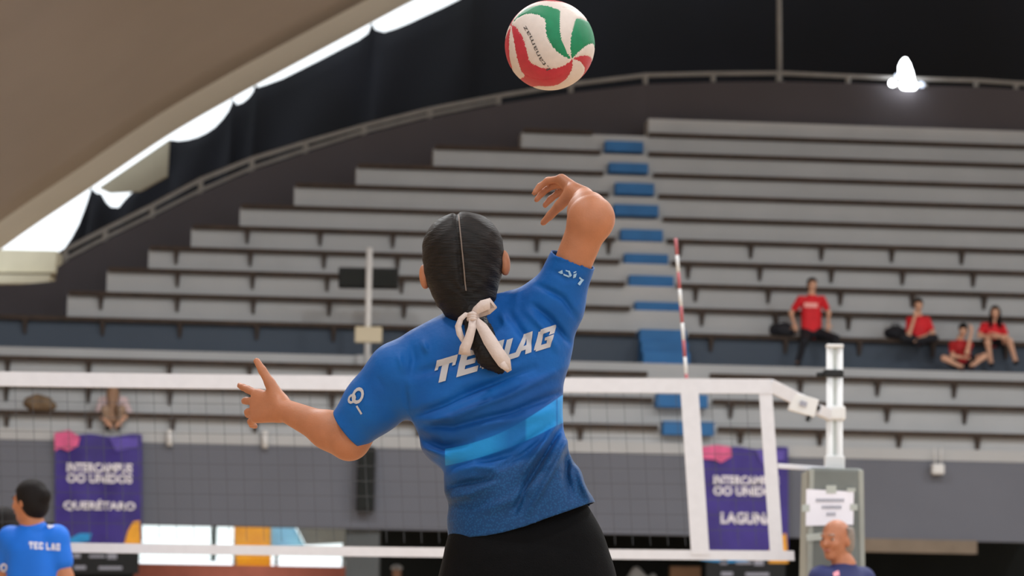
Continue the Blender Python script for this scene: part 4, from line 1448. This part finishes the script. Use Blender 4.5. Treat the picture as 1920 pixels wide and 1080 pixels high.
# mark on the lower sleeve: two linked rings with a small line of print
def ring_quads(cx_, cy_, rx, ry, th, rot, n=14, a0=0.0, a1=2 * math.pi):
    qs = []
    for i in range(n):
        t0, t1 = a0 + (a1 - a0) * i / n, a0 + (a1 - a0) * (i + 1) / n
        q = []
        for t, f_ in ((t0, 1), (t1, 1), (t1, 1 - th), (t0, 1 - th)):
            x, y = rx * f_ * math.cos(t), ry * f_ * math.sin(t)
            q.append((cx_ + x * math.cos(rot) - y * math.sin(rot), cy_ + x * math.sin(rot) + y * math.cos(rot)))
        qs.append(q)
    return qs
decal('sleeve_mark', ring_quads(672, 742, 10.5, 16, .42, .35) + ring_quads(661, 748, 7, 10, .5, .5, 10), jb, M_letter, jo, 2)
decal('sleeve_print', [[(668, 762), (671, 760), (680, 775), (677, 777)]], jb, M_letter, jo, 3)
M_pr2 = mat('sleeve_print_blue', srgb(150, 185, 215), .7, .04, 30)
st = lambda a, c, t: [(a[0], a[1] - t), (c[0], c[1] - t), (c[0], c[1] + t), (a[0], a[1] + t)]
decal('sleeve_mark', [[(1047, 510), (1055, 506), (1056, 513), (1052, 513)], st((1057, 514), (1067, 518), 1.6), [(1065, 508), (1068, 507), (1072, 516), (1068, 519)], st((1061, 507), (1067, 509), 1.2),
                      st((1075, 511), (1080, 509), 1.2), [(1075, 514), (1081, 512), (1079, 519), (1074, 521)], [(1086, 518), (1093, 524), (1091, 528), (1085, 521)], [(1090, 522), (1094, 524), (1086, 535), (1082, 532)]], jb, M_pr2, jo, 3)

# -- shorts
M_shorts = mat('shorts_black', srgb(7, 7, 9), .85, .2, 30, .2, 300, spec=.12)
sh_sec = [(935, 872, 1096), (1000, 842, 1132), (1040, 832, 1144), (1080, 828, 1150), (1130, 826, 1152)]
z2 = np.array([w(960, s_[0])[2] for s_ in sh_sec])[::-1]; x2l = np.array([w(s_[1], s_[0])[0] for s_ in sh_sec])[::-1]; x2r = np.array([w(s_[2], s_[0])[0] for s_ in sh_sec])[::-1]
def shorts_fn(X, Y, Z):
    a, c = smooth_interp(Z, z2, x2l), smooth_interp(Z, z2, x2r)
    hw = (c - a) / 2; u = (X - (a + c) / 2) / hw; v = (Y - YP) / np.interp(Z, z2, [.135, .135, .13, .12, .095])
    d = ((np.abs(u) ** 2.3 + np.abs(v) ** 2.3) ** (1 / 2.3) - 1) * .11
    return np.maximum(np.maximum(d, Z - z2[-1]), z2[0] - Z)
so = sdf_obj('shorts', [dict(t='fn', fn=shorts_fn, lo=npv((x2l.min() - .02, YP - .2, z2[0])), hi=npv((x2r.max() + .02, YP + .2, z2[-1])), k=.03),
                        rc(w(912, 1120, .01), hipL * .45 + knL * .55, .103, .083, .04), rc(w(1062, 1110, 0), hipR * .45 + knR * .55, .103, .083, .04)], .006, M_shorts, player)
M_shoe = mat('shoe_white', srgb(222, 224, 230), .6, .05, 20)
for a_ in (anL, anR):
    sdf_obj('shoe', [rc(a_ + npv((0, .0, -.03)), a_ + npv((0, .13, -.16)), .044, .036, .02), rc(a_ + npv((0, -.02, -.05)), a_ + npv((0, .06, -.13)), .042, .04, .02)], .006, M_shoe, player)

# -- hair drawn back from a centre parting, ponytail
mh = bpy.data.materials.new('braided_hair'); mh.use_nodes = True
nt = mh.node_tree; b = nt.nodes['Principled BSDF']; b.inputs['Roughness'].default_value = .6; b.inputs['Specular IOR Level'].default_value = .25
tc = nt.nodes.new('ShaderNodeTexCoord')
mp_ = nt.nodes.new('ShaderNodeMapping'); mp_.inputs['Scale'].default_value = (40, 40, 260); nt.links.new(tc.outputs['Object'], mp_.inputs[0])
n1 = nt.nodes.new('ShaderNodeTexNoise'); n1.inputs['Scale'].default_value = 1; n1.inputs['Detail'].default_value = 6; nt.links.new(mp_.outputs[0], n1.inputs['Vector'])
rp = nt.nodes.new('ShaderNodeValToRGB'); rp.color_ramp.elements[0].color = srgb(10, 8, 8); rp.color_ramp.elements[1].color = srgb(30, 24, 22); rp.color_ramp.elements[0].position = .35; rp.color_ramp.elements[1].position = .75
nt.links.new(n1.outputs[0], rp.inputs[0]); nt.links.new(rp.outputs[0], b.inputs['Base Color'])
bp = nt.nodes.new('ShaderNodeBump'); bp.inputs['Strength'].default_value = .7; bp.inputs['Distance'].default_value = .004; nt.links.new(n1.outputs[0], bp.inputs['Height']); nt.links.new(bp.outputs[0], b.inputs['Normal'])
part_l = [(860, 392), (862, 420), (866, 460), (870, 500), (874, 545)]
def hair_post(Fd, X, Y, Z):
    q = [(X - hc[0]) * v[0] + (Y - hc[1]) * v[1] + (Z - hc[2]) * v[2] for v in (hr, hff, huu)]
    # braided rows: soft ridges fanning from the parting to the nape
    ang = np.arctan2(q[0], q[2] + .10)
    rad = np.sqrt(q[0] ** 2 + (q[2] + .1) ** 2)
    row = np.cos(np.abs(q[0]) * 150 + (q[2]) * 190) * .0007 + np.cos(ang * 10) * .0010
    Fd = Fd + row * np.clip(1 - np.abs(q[0]) * 0, 0, 1)
    Fd = Fd + .006 * np.exp(-((q[0] + .004) / .005) ** 2) * (q[2] > -.07)
    face_ = np.minimum(q[1] - .035, -(q[2] - .062))
    return np.maximum(Fd, face_)
hair_p = [el(w(868, 470, -.004), (.0965, .108, .091), RH, .03), el(w(869, 520, -.012), (.085, .09, .085), RH, .03), el(w(875, 565, -.02), (.058, .06, .055), RH, .03), rc(w(880, 575, -.045), w(888, 592, -.06), .035, .03, .02)]
ho_ = sdf_obj('hair', hair_p, .004, mh, player, post=hair_post)
hb = bvh_of(ho_)
decal('parting', [[(pa[0] - 1.2, pa[1]), (pa[0] + 1., pa[1]), (pb_[0] + 1., pb_[1]), (pb_[0] - 1.2, pb_[1])] for pa, pb_ in zip([(860, 398)] + part_l[1:-1], part_l[1:])], hb, mat('scalp', srgb(118, 104, 96), .6, .1, 60), ho_, 5, .0012)
def pony_post(Fd, X, Y, Z):
    return Fd + .0014 * np.cos(X * 900 + Z * 260)
sdf_obj('ponytail', [rc(w(889, 590, -.085), w(900, 630, -.11), .026, .029, .02), rc(w(900, 630, -.11), w(920, 668, -.125), .029, .028, .02), rc(w(920, 668, -.125), w(937, 692, -.125), .027, .012, .02)], .004, mh, ho_, post=pony_post)

# -- ribbon bow
M_rib = mat('ribbon_satin', srgb(200, 182, 174), .5, .05, 30, .15, 120)
def ribbon(name, cl, widths, par_, th=.0022, tilt=None):
    """band along a centre line of (px, py, dy); widths in px, banded across the line in the picture plane"""
    pts_ = [Vector(w(*c)) for c in cl]
    mbx = MB()
    n = len(pts_)
    ring = []
    for i in range(n):
        t = (pts_[min(i + 1, n - 1)] - pts_[max(i - 1, 0)]).normalized()
        view = Vector((0, -1, 0.0)) if tilt is None else Vector(tilt[i])
        sd = t.cross(view).normalized()
        nn = sd.cross(t).normalized()
        hw = widths[i] / PXM / 2
        ring.append([pts_[i] - sd * hw - nn * th, pts_[i] + sd * hw - nn * th, pts_[i] + sd * hw + nn * th, pts_[i] - sd * hw + nn * th])
    for q in ring: mbx.v += q
    for i in range(n - 1):
        for k in range(4):
            a, c = i * 4 + k, i * 4 + (k + 1) % 4
            mbx.f.append((a, c, c + 4, a + 4))
    mbx.f.append((3, 2, 1, 0)); e = (n - 1) * 4; mbx.f.append((e, e + 1, e + 2, e + 3))
    return mbx.build(name, M_rib, par_, True)
bow = thing('ribbon', Vector(w(888, 596, -.13)), 'pale pink satin ribbon tied in a bow round the ponytail', 'ribbon')
ribbon('loop', [(884, 593, -.135), (893, 582, -.142), (906, 573, -.147), (918, 569, -.145), (923, 574, -.135), (914, 583, -.127), (899, 590, -.124), (886, 596, -.126)], [8, 15, 21, 20, 18, 15, 11, 8], bow)
ribbon('loop', [(884, 593, -.137), (873, 590, -.14), (864, 598, -.14), (859, 612, -.138), (862, 626, -.138), (868, 638, -.138), (872, 646, -.136)], [9, 9, 10, 12, 12, 9, 6], bow)
ribbon('tail', [(886, 598, -.142), (885, 615, -.148), (879, 636, -.15), (872, 652, -.146), (871, 665, -.14)], [12, 15, 17, 20, 23], bow)
ribbon('tail', [(891, 598, -.14), (904, 614, -.15), (918, 638, -.158), (933, 662, -.162), (946, 680, -.160), (955, 696, -.152)], [11, 20, 25, 25, 25, 9], bow)
ribbon('tail_fold', [(938, 674, -.157), (944, 686, -.163), (953, 694, -.157)], [10, 13, 6], bow)
mbk = MB()
for k in range(3):
    mbk.tube([w(877, 590 + 4.5 * k, -.137), w(886, 588 + 4.5 * k, -.146), (w(896, 590 + 4.5 * k, -.137))], [.0045, .006, .0045], 8)
mbk.build('knot', M_rib, bow, True)

# ------------------------------------------------------------------ ball with swirled panels
bc = w(1031, 85, .12)
BR = 86.0 * (YP + .12) / F
ball = thing('volleyball', Vector(bc), 'red, green and white volleyball in the air above the player', 'ball')
def pxdir(x, y):
    a, c = (x - 1031) / 86.0, -(y - 85) / 86.0
    n = math.sqrt(max(0.0, 1 - a * a - c * c))
    return unit((a, -n, c))
V0, V1 = pxdir(957, 55), pxdir(1070, 124)
g1 = unit(V0 + V1); dg = unit(V1 - V0); sd = np.cross(g1, dg)
q_ = math.sqrt(1 / 3.0); c_ = math.sqrt(2 / 3.0)
Tt = [g1 * q_ - dg * c_, g1 * q_ + dg * c_, -g1 * q_ - sd * c_, -g1 * q_ + sd * c_]
pairs = [(i, j) for i in range(4) for j in range(i + 1, 4)]
bm = bmesh.new(); bmesh.ops.create_icosphere(bm, subdivisions=6, radius=1.0)
co = np.array([v.co[:] for v in bm.verts]); tri = np.array([[v.index for v in f_.verts] for f_ in bm.faces]); bm.free()
SWIRL = -0.8
def warp(p):
    q = p.copy()
    for t in Tt:
        dt = np.clip(p @ t, -1, 1); an = SWIRL * np.clip(1 - np.arccos(dt) / 1.15, 0, 1) ** 1.0
        cs, sn = np.cos(an)[:, None], np.sin(an)[:, None]
        q = q * cs + np.cross(np.broadcast_to(t, q.shape), q) * sn + t[None] * (q @ t)[:, None] * (1 - cs)
    return q
def classify(p):
    q = warp(p)
    dots = np.stack([q @ unit(Tt[i] + Tt[j]) for i, j in pairs], 1)
    g = dots.argmax(1)
    st_ = np.zeros(len(p)); edge = np.zeros(len(p))
    srt = np.sort(dots, 1)
    for k, (i, j) in enumerate(pairs):
        m_ = g == k
        c = unit(Tt[i] + Tt[j]); d = unit(Tt[j] - Tt[i]); s_ = np.cross(c, d)
        z = (q[m_] @ c); a = (q[m_] @ d) / z / math.sqrt(2); e = (q[m_] @ s_) / z / math.sqrt(2)
        st_[m_] = e / np.maximum(1 - np.abs(a), 1e-3)
    return g, st_, srt[:, -1] - srt[:, -2]
gf, sf, ef = classify(unit_rows := (co[tri].mean(1) / np.linalg.norm(co[tri].mean(1), axis=1)[:, None]))
stripe = np.clip(((sf + 1) * 1.5).astype(int), 0, 2)
gv, sv, ev_ = classify(co)
fr_ = np.abs(((sv + 1) * 1.5) - np.round((sv + 1) * 1.5))
groove = np.exp(-(np.minimum(fr_ * .25, ev_) / .012) ** 2)
rad = BR * (1 - .012 * groove)
M_bg = mat('ball_green', srgb(0, 120, 78), .5, .08, 60, .2, 900); M_br = mat('ball_red', srgb(178, 44, 58), .5, .08, 60, .2, 900); M_bw = mat('ball_white', srgb(208, 194, 186), .5, .04, 60, .2, 900)
scheme = {0: (M_br, M_bw, M_bg), 1: (M_bw, M_br, M_bw), 2: (M_bw, M_br, M_bw), 3: (M_br, M_bw, M_br), 4: (M_bw, M_bg, M_bw), 5: (M_bg, M_bw, M_br)}
for k in range(6):
    for s_ in range(3):
        sel = tri[(gf == k) & (stripe == s_)]
        if not len(sel): continue
        us, inv = np.unique(sel, return_inverse=True)
        me = mesh_np('panel', co[us] * rad[us][:, None] + bc, inv.reshape(-1, 3))
        new_obj('panel', me, scheme[k][s_], ball)
# owner's name written along the white panel
bb = BVHTree.FromPolygons([tuple(c * BR + bc) for c in co], [tuple(t) for t in tri])
tv, tf = text_mesh('I.tanamaz', 1.0)
wd = max(v.x for v in tv) - min(v.x for v in tv)
Vt = []
for v in tv:
    t = v.x / wd                       # -.5 .. .5 along the panel, reads upwards
    sP = 1 - (t + .5)
    PXs, PYs = [983, 995, 1004, 1014, 1030], [50, 70, 92, 112, 131]
    x = float(np.interp(sP, [0, .25, .5, .75, 1], PXs)) - v.y * 11; y = float(np.interp(sP, [0, .25, .5, .75, 1], PYs)) + v.y * 5
    hit, nr, _, _ = bb.ray_cast(CAM, ray(x, y).normalized())
    Vt.append(tuple((hit + nr * .0015) if hit is not None else Vector(bc)))
me = bpy.data.meshes.new('lettering'); me.from_pydata(Vt, [], tf)
new_obj('lettering', me, mat('ball_ink', srgb(70, 64, 62), .6, .1, 50), ball)

# ------------------------------------------------------------------ other people
def Jm(Y, d):
    """joints from picture points (px, py, metres further away)"""
    return {k: P(v[0], v[1], Y + (v[2] if len(v) > 2 else 0)) for k, v in d.items()}
M_bluej = mat('team_jersey_blue', srgb(0, 100, 205), .65, .06, 8)
M_redj = mat('red_jersey', srgb(205, 28, 40), .7, .12, 8)
M_navy = mat('navy_polo', srgb(34, 42, 92), .7, .1, 8)
M_blk = mat('black_trousers', srgb(24, 26, 34), .8, .2, 10)
M_greyhair = mat('hair_grey', srgb(128, 118, 112), .6, .2, 60)
M_blond = mat('hair_light_brown', srgb(140, 110, 88), .6, .25, 60)
M_pinkw = mat('pale_pink_top', srgb(200, 180, 184), .8, .05, 10)
M_face = mat('skin_ruddy', srgb(168, 110, 82), .55, .08, 30)

# teammate in blue with her back to the camera
J = Jm(14.4, dict(head=(55, 942, .0), neck=(62, 985, 0), shL=(20, 1010, .04), shR=(106, 1008, -.02), elL=(8, 1085, .1), elR=(124, 1082, -.03), wrL=(20, 1150, .2), wrR=(128, 1152, .08),
                  hipL=(42, 1180, .02), hipR=(92, 1180, -.02), knL=(40, 1320, .06), knR=(96, 1320, 0), anL=(38, 1440, -.02), anR=(100, 1440, -.06)))
for a in 'LR':
    J['an' + a] = Vector((J['an' + a].x, J['an' + a].y, .09))
g = person('teammate in blue jersey with short dark hair facing the grey wall', J, (-.25, 1, 0), (-.85, .5, -.05), s=.93, res=.008, skin_m=skin, shirt=M_bluej, trousers=M_blk, leg_cover=-.45, hair='bun', shoes=M_shoe)
jb2 = bvh_of([c for c in g.children if c.name.startswith('shirt')][0])
M_pr3 = mat('team_print', srgb(214, 214, 226), .7, .03, 20)
xo = 55
for ch in 'TEC LAG':
    if ch == ' ':
        xo += 4; continue
    decal('letter', glyph(GL[ch], (xo, 1029 + (xo - 55) * .06), (7.6, .4), (0, -13)), jb2, M_pr3, g, 4, .004)
    xo += 9.2
decal('shoulder_flash', [[(84, 980), (100, 978), (101, 988), (92, 992)]], jb2, M_pr3, g, 4, .004)
decal('sleeve_mark', ring_quads(8, 1064, 7, 8, .45, 0, 10), jb2, M_pr3, g, 2, .004)

# dark haired player half out of frame
J = Jm(16.4, dict(head=(8, 988, 0), neck=(6, 1020, 0), shL=(-34, 1036, 0), shR=(38, 1036, 0), elL=(-44, 1100, 0), elR=(44, 1100, .1), wrL=(-46, 1160, .1), wrR=(46, 1160, .1),
                  hipL=(-14, 1180, 0), hipR=(26, 1180, 0), knL=(-14, 1300, .03), knR=(26, 1300, .03), anL=(-14, 1410, 0), anR=(26, 1410, 0)))
for a in 'LR': J['an' + a] = Vector((J['an' + a].x, J['an' + a].y, .09))
person('dark haired player in white shirt beyond the net, partly hidden by the teammate', J, (0, 1, 0), (-.2, 1, 0), s=.9, res=.01, skin_m=skin, shirt=M_white, trousers=M_blk, leg_cover=-.45, hair='long', shoes=M_shoe)

# official in navy polo before the padded post
J = Jm(14.75, dict(head=(1567, 1013, 0), neck=(1583, 1060, .02), shL=(1617, 1087, .08), shR=(1540, 1085, -.05), elL=(1630, 1165, .1), elR=(1524, 1160, -.06), wrL=(1612, 1235, .0), wrR=(1530, 1232, -.2),
                   hipL=(1603, 1240, .05), hipR=(1555, 1240, -.03), knL=(1596, 1345, .0), knR=(1550, 1345, -.1), anL=(1600, 1440, .03), anR=(1553, 1440, -.06)))
for a in 'LR': J['an' + a] = Vector((J['an' + a].x, J['an' + a].y, .09))
g = person('elderly official in navy polo with thin grey hair before the padded post', J, (-.6, -.8, 0), (-.62, -.75, -.06), hu=(.06, 0, 1), s=.97, res=.0075, skin_m=M_face, shirt=M_navy, trousers=M_blk, hair='bald', hair_m=M_greyhair, shoes=M_blk, wide=1.1)
jb3 = bvh_of([c for c in g.children if c.name.startswith('shirt')][0])
decal('chest_badge', [[(1561, 1075), (1572, 1070), (1574, 1079), (1563, 1083)]], jb3, mat('badge_pink', srgb(225, 150, 165), .6, .05, 20), g, 4, .004)

# spectators
def sit_hands(): return {}
Ys = 44.45
J = Jm(Ys, dict(head=(1523, 534, .1), neck=(1522, 552, .12), shL=(1541, 562, .12), shR=(1501, 562, .12), elL=(1554, 586, .2), elR=(1483, 588, .2), wrL=(1553, 607, .0), wrR=(1490, 609, .0),
                hipL=(1532, 624, .1), hipR=(1511, 624, .1), knL=(1567, 634, -.25), knR=(1508, 640, -.28), anL=(1567, 678, -.2), anR=(1497, 678, -.2)))
g = person('spectator in red jersey and black trousers sitting upright with hands on thighs', J, (0, -1, 0), (.25, -1, -.1), s=.95, res=.011, shirt=M_redj, trousers=M_blk, hair='short', shoes=M_blk)
jb4 = bvh_of([c for c in g.children if c.name.startswith('shirt')][0])
M_pr4 = mat('chest_print', srgb(240, 170, 165), .7, .05, 20)
decal('chest_print', [[(1508, 568), (1541, 569), (1541, 577), (1508, 576)]], jb4, M_pr4, g, 8, .008)

J = Jm(Ys, dict(head=(1722, 572, .02), neck=(1722, 592, .08), shL=(1738, 601, .1), shR=(1706, 601, .1), elL=(1750, 626, .0), elR=(1703, 632, -.2), wrL=(1728, 632, -.18), wrR=(1716, 592, -.16),
                hipL=(1733, 636, .1), hipR=(1713, 636, .1), knL=(1752, 634, -.3), knR=(1694, 634, -.3), anL=(1718, 640, -.28), anR=(1728, 641, -.2)))
person('spectator in red jersey with one arm raised to her chin', J, (0, -1, 0), (-.1, -1, -.25), s=.9, res=.011, shirt=M_redj, trousers=M_blk, hair='pony', hands={'R': dict(d=(.1, .3, 1), n=(0, 1, 0))}, shoes=M_blk)

Yg = 44.0
J = Jm(Yg, dict(head=(1806, 619, -.05), neck=(1800, 636, .05), shL=(1817, 647, .05), shR=(1786, 647, .05), elL=(1813, 662, -.25), elR=(1786, 668, -.2), wrL=(1822, 620, -.15), wrR=(1808, 670, -.3),
                hipL=(1814, 680, .15), hipR=(1792, 680, .15), knL=(1846, 668, -.15), knR=(1770, 672, -.15), anL=(1822, 686, -.22), anR=(1803, 688, -.22)))
person('spectator in dark red jersey and shorts bowed over crossed bare legs', J, (0, -1, 0), (-.3, -.9, -.45), s=.88, res=.011, shirt=mat('dark_red_jersey', srgb(170, 30, 34), .7, .12, 8), trousers=M_blk, leg_cover=-.5, hair='pony', hands={'L': dict(d=(0, .2, 1), n=(-.7, .5, 0))}, shoes=mat('dark_shoes', srgb(60, 40, 48), .7, .1, 20))

J = Jm(Ys, dict(head=(1866, 586, -.02), neck=(1862, 605, .06), shL=(1878, 614, .08), shR=(1845, 612, .08), elL=(1888, 634, -.1), elR=(1836, 630, -.15), wrL=(1864, 626, -.28), wrR=(1868, 632, -.3),
                hipL=(1872, 640, .1), hipR=(1852, 640, .1), knL=(1893, 640, -.3), knR=(1852, 643, -.33), anL=(1904, 676, -.22), anR=(1858, 680, -.25)))
person('spectator with long loose dark hair in red jersey, arms folded forward', J, (0, -1, 0), (-.25, -1, -.1), s=.92, res=.011, shirt=M_redj, trousers=M_blk, leg_cover=-.5, hair='long', shoes=M_blk)

Yw = wallY(212) + .2
J = Jm(Yw, dict(head=(212, 738, -.16), neck=(212, 748, -.02), shL=(232, 752, .0), shR=(192, 752, .0), elL=(242, 776, -.15), elR=(184, 777, -.15), wrL=(224, 792, -.36), wrR=(202, 792, -.36),
                hipL=(223, 770, .05), hipR=(203, 770, .05), knL=(228, 768, -.3), knR=(197, 768, -.3), anL=(222, 798, -.2), anR=(203, 798, -.2)))
def long_hair(L, s): return [rc(L(e * .07, .0, .0), L(e * .06, .0, .0) + npv((e * .09, -.06, -.42)), .045, .055, .03) for e in (-1, 1)] + [rc(L(e * .04, .07, .03), L(e * .04, .07, .0) + npv((e * .06, -.05, -.38)), .03, .045, .03) for e in (-1, 1)]
person('spectator with very long light brown hair above the violet banner', J, (0, -1, 0), (0, -1, -.75), hu=(0, -.75, 1), s=.92, res=.011, shirt=M_pinkw, sleeves=.95, trousers=mat('beige_trousers', srgb(150, 128, 110), .8, .1, 10), hair='veil', hair_m=M_blond, extra_hair=long_hair, shoes=M_blk)

# ------------------------------------------------------------------ bags and small things in the stand and the passage
def bag(c, r, m_, label, handle=True):
    c = Vector(c)
    t = thing('bag', c - Vector((0, 0, r[2])), label, 'bag')
    def lump(Fd, X, Y, Z):
        Fd = Fd + .012 * np.sin(X * 23 + 1) * np.sin(Z * 29) + .008 * np.sin(Y * 31)
        return np.maximum(Fd, c.z - r[2] * .8 - Z)
    sdf_obj('bag_body', [el(c, r, None, .03), el(c + Vector((r[0] * .5, 0, -r[2] * .2)), npv(r) * .7, None, .05)], .012, m_, t, post=lump)
    if handle:
        MB().tube([c + Vector((-r[0] * .4, 0, r[2] * .75)), c + Vector((-r[0] * .25, 0, r[2] * 1.35)), c + Vector((r[0] * .25, 0, r[2] * 1.35)), c + Vector((r[0] * .4, 0, r[2] * .75))], .012, 6).build('handle', m_, t, True)
    return t
zs = line_pts['seatwall'].z + .05
def on_seat(px, key, r, dy=-.13):
    q = at_px(line_pts[key], px) + W * dy
    return Vector((q.x, q.y, line_pts[key].z + .05 + r[2] * .8))
r = (.22, .14, .12); bag(on_seat(1463, 'seatwall', r), r, M_blk, 'slumped black bag on the bench beside the upright spectator')
r = (.2, .14, .12); bag(on_seat(1676, 'seatwall', r), r, M_blk, 'slumped dark bag beside the spectator holding her chin')
r = (.24, .14, .14); bag(on_seat(72, ('low', 0), r), r, mat('brown_cloth', srgb(110, 92, 72), .85, .2, 10), 'rounded brown bag on the bench beside the long haired spectator', False)

# a person passing in the dark passage and boxes by the wall
Yz = 44.5
J = Jm(Yz, dict(head=(744, 1074, 0), neck=(744, 1096, 0), shL=(728, 1106, 0), shR=(762, 1106, 0), elL=(724, 1138, 0), elR=(768, 1138, 0), wrL=(726, 1166, -.05), wrR=(766, 1166, -.05),
                hipL=(737, 1172, 0), hipR=(754, 1172, 0), knL=(737, 1225, -.02), knR=(754, 1225, -.02), anL=(737, 1270, .02), anR=(754, 1270, .02)))
for a in 'LR': J['an' + a] = Vector((J['an' + a].x, J['an' + a].y, .09))
g = person('person in dark jacket and white cap standing in the dark passage', J, (0, -1, 0), (0, -1, 0), s=1.0, res=.013, shirt=mat('dark_jacket', srgb(40, 46, 62), .8, .1, 10), sleeves=1.0, trousers=M_blk, hair='short', shoes=M_blk)
hd = npv(J['head'])
sdf_obj('cap', [el(hd + npv((0, .0, .075)), (.098, .11, .07), None, .02), el(hd + npv((0, -.1, .06)), (.075, .07, .014), None, .02)], .01, M_white, g, post=lambda Fd, X, Y, Z: np.maximum(Fd, hd[2] + .05 - Z))

tb = thing('table', Vector((P(1245, 1080, 44).x, 44, 0)), 'long low table in the passage carrying a cardboard box', 'table')
xt0, xt1 = P(1170, 1080, 44).x, P(1320, 1080, 44).x
zt_ = 1.0
MB().box(((xt0 + xt1) / 2, 44, zt_ - .02), (xt1 - xt0, .7, .04)).build('tabletop', M_brown, tb, bevel=.01)
for x in (xt0 + .06, xt1 - .06):
    for y in (43.72, 44.28):
        MB().box((x, y, (zt_ - .04) / 2), (.05, .05, zt_ - .04)).build('leg', M_iron, tb)
cb = thing('cardboard_box', Vector((P(1284, 1080, 44).x, 44, zt_)), 'brown cardboard box on the passage table', 'box')
a = P(1284, 1064, 44)
MB().box((a.x, 44, (a.z + zt_) / 2), (.5, .4, a.z - zt_)).build('carton', mat('cardboard', srgb(160, 128, 104), .85, .08, 6), cb, bevel=.01)
for sx_ in (-1, 1):
    MB().box((a.x + sx_ * .13, 44, a.z + .006), (.24, .39, .012)).build('flap', MATS['cardboard'], cb)
cl = P(1206, 1062, 44)
t = thing('folded_sheet', Vector((cl.x, 44, zt_)), 'heap of folded white cloth on the passage table', 'cloth')
def crump(Fd, X, Y, Z):
    return np.maximum(Fd + .02 * np.sin(X * 17) * np.sin(Y * 13 + Z * 11), zt_ - Z)
sdf_obj('cloth_heap', [el((cl.x - .1, 44, zt_ + .1), (.26, .25, cl.z - zt_ - .12), None, .05), el((cl.x + .16, 44, zt_ + .1), (.17, .2, (cl.z - zt_) * .75), None, .05)], .02, M_white, t, post=crump)
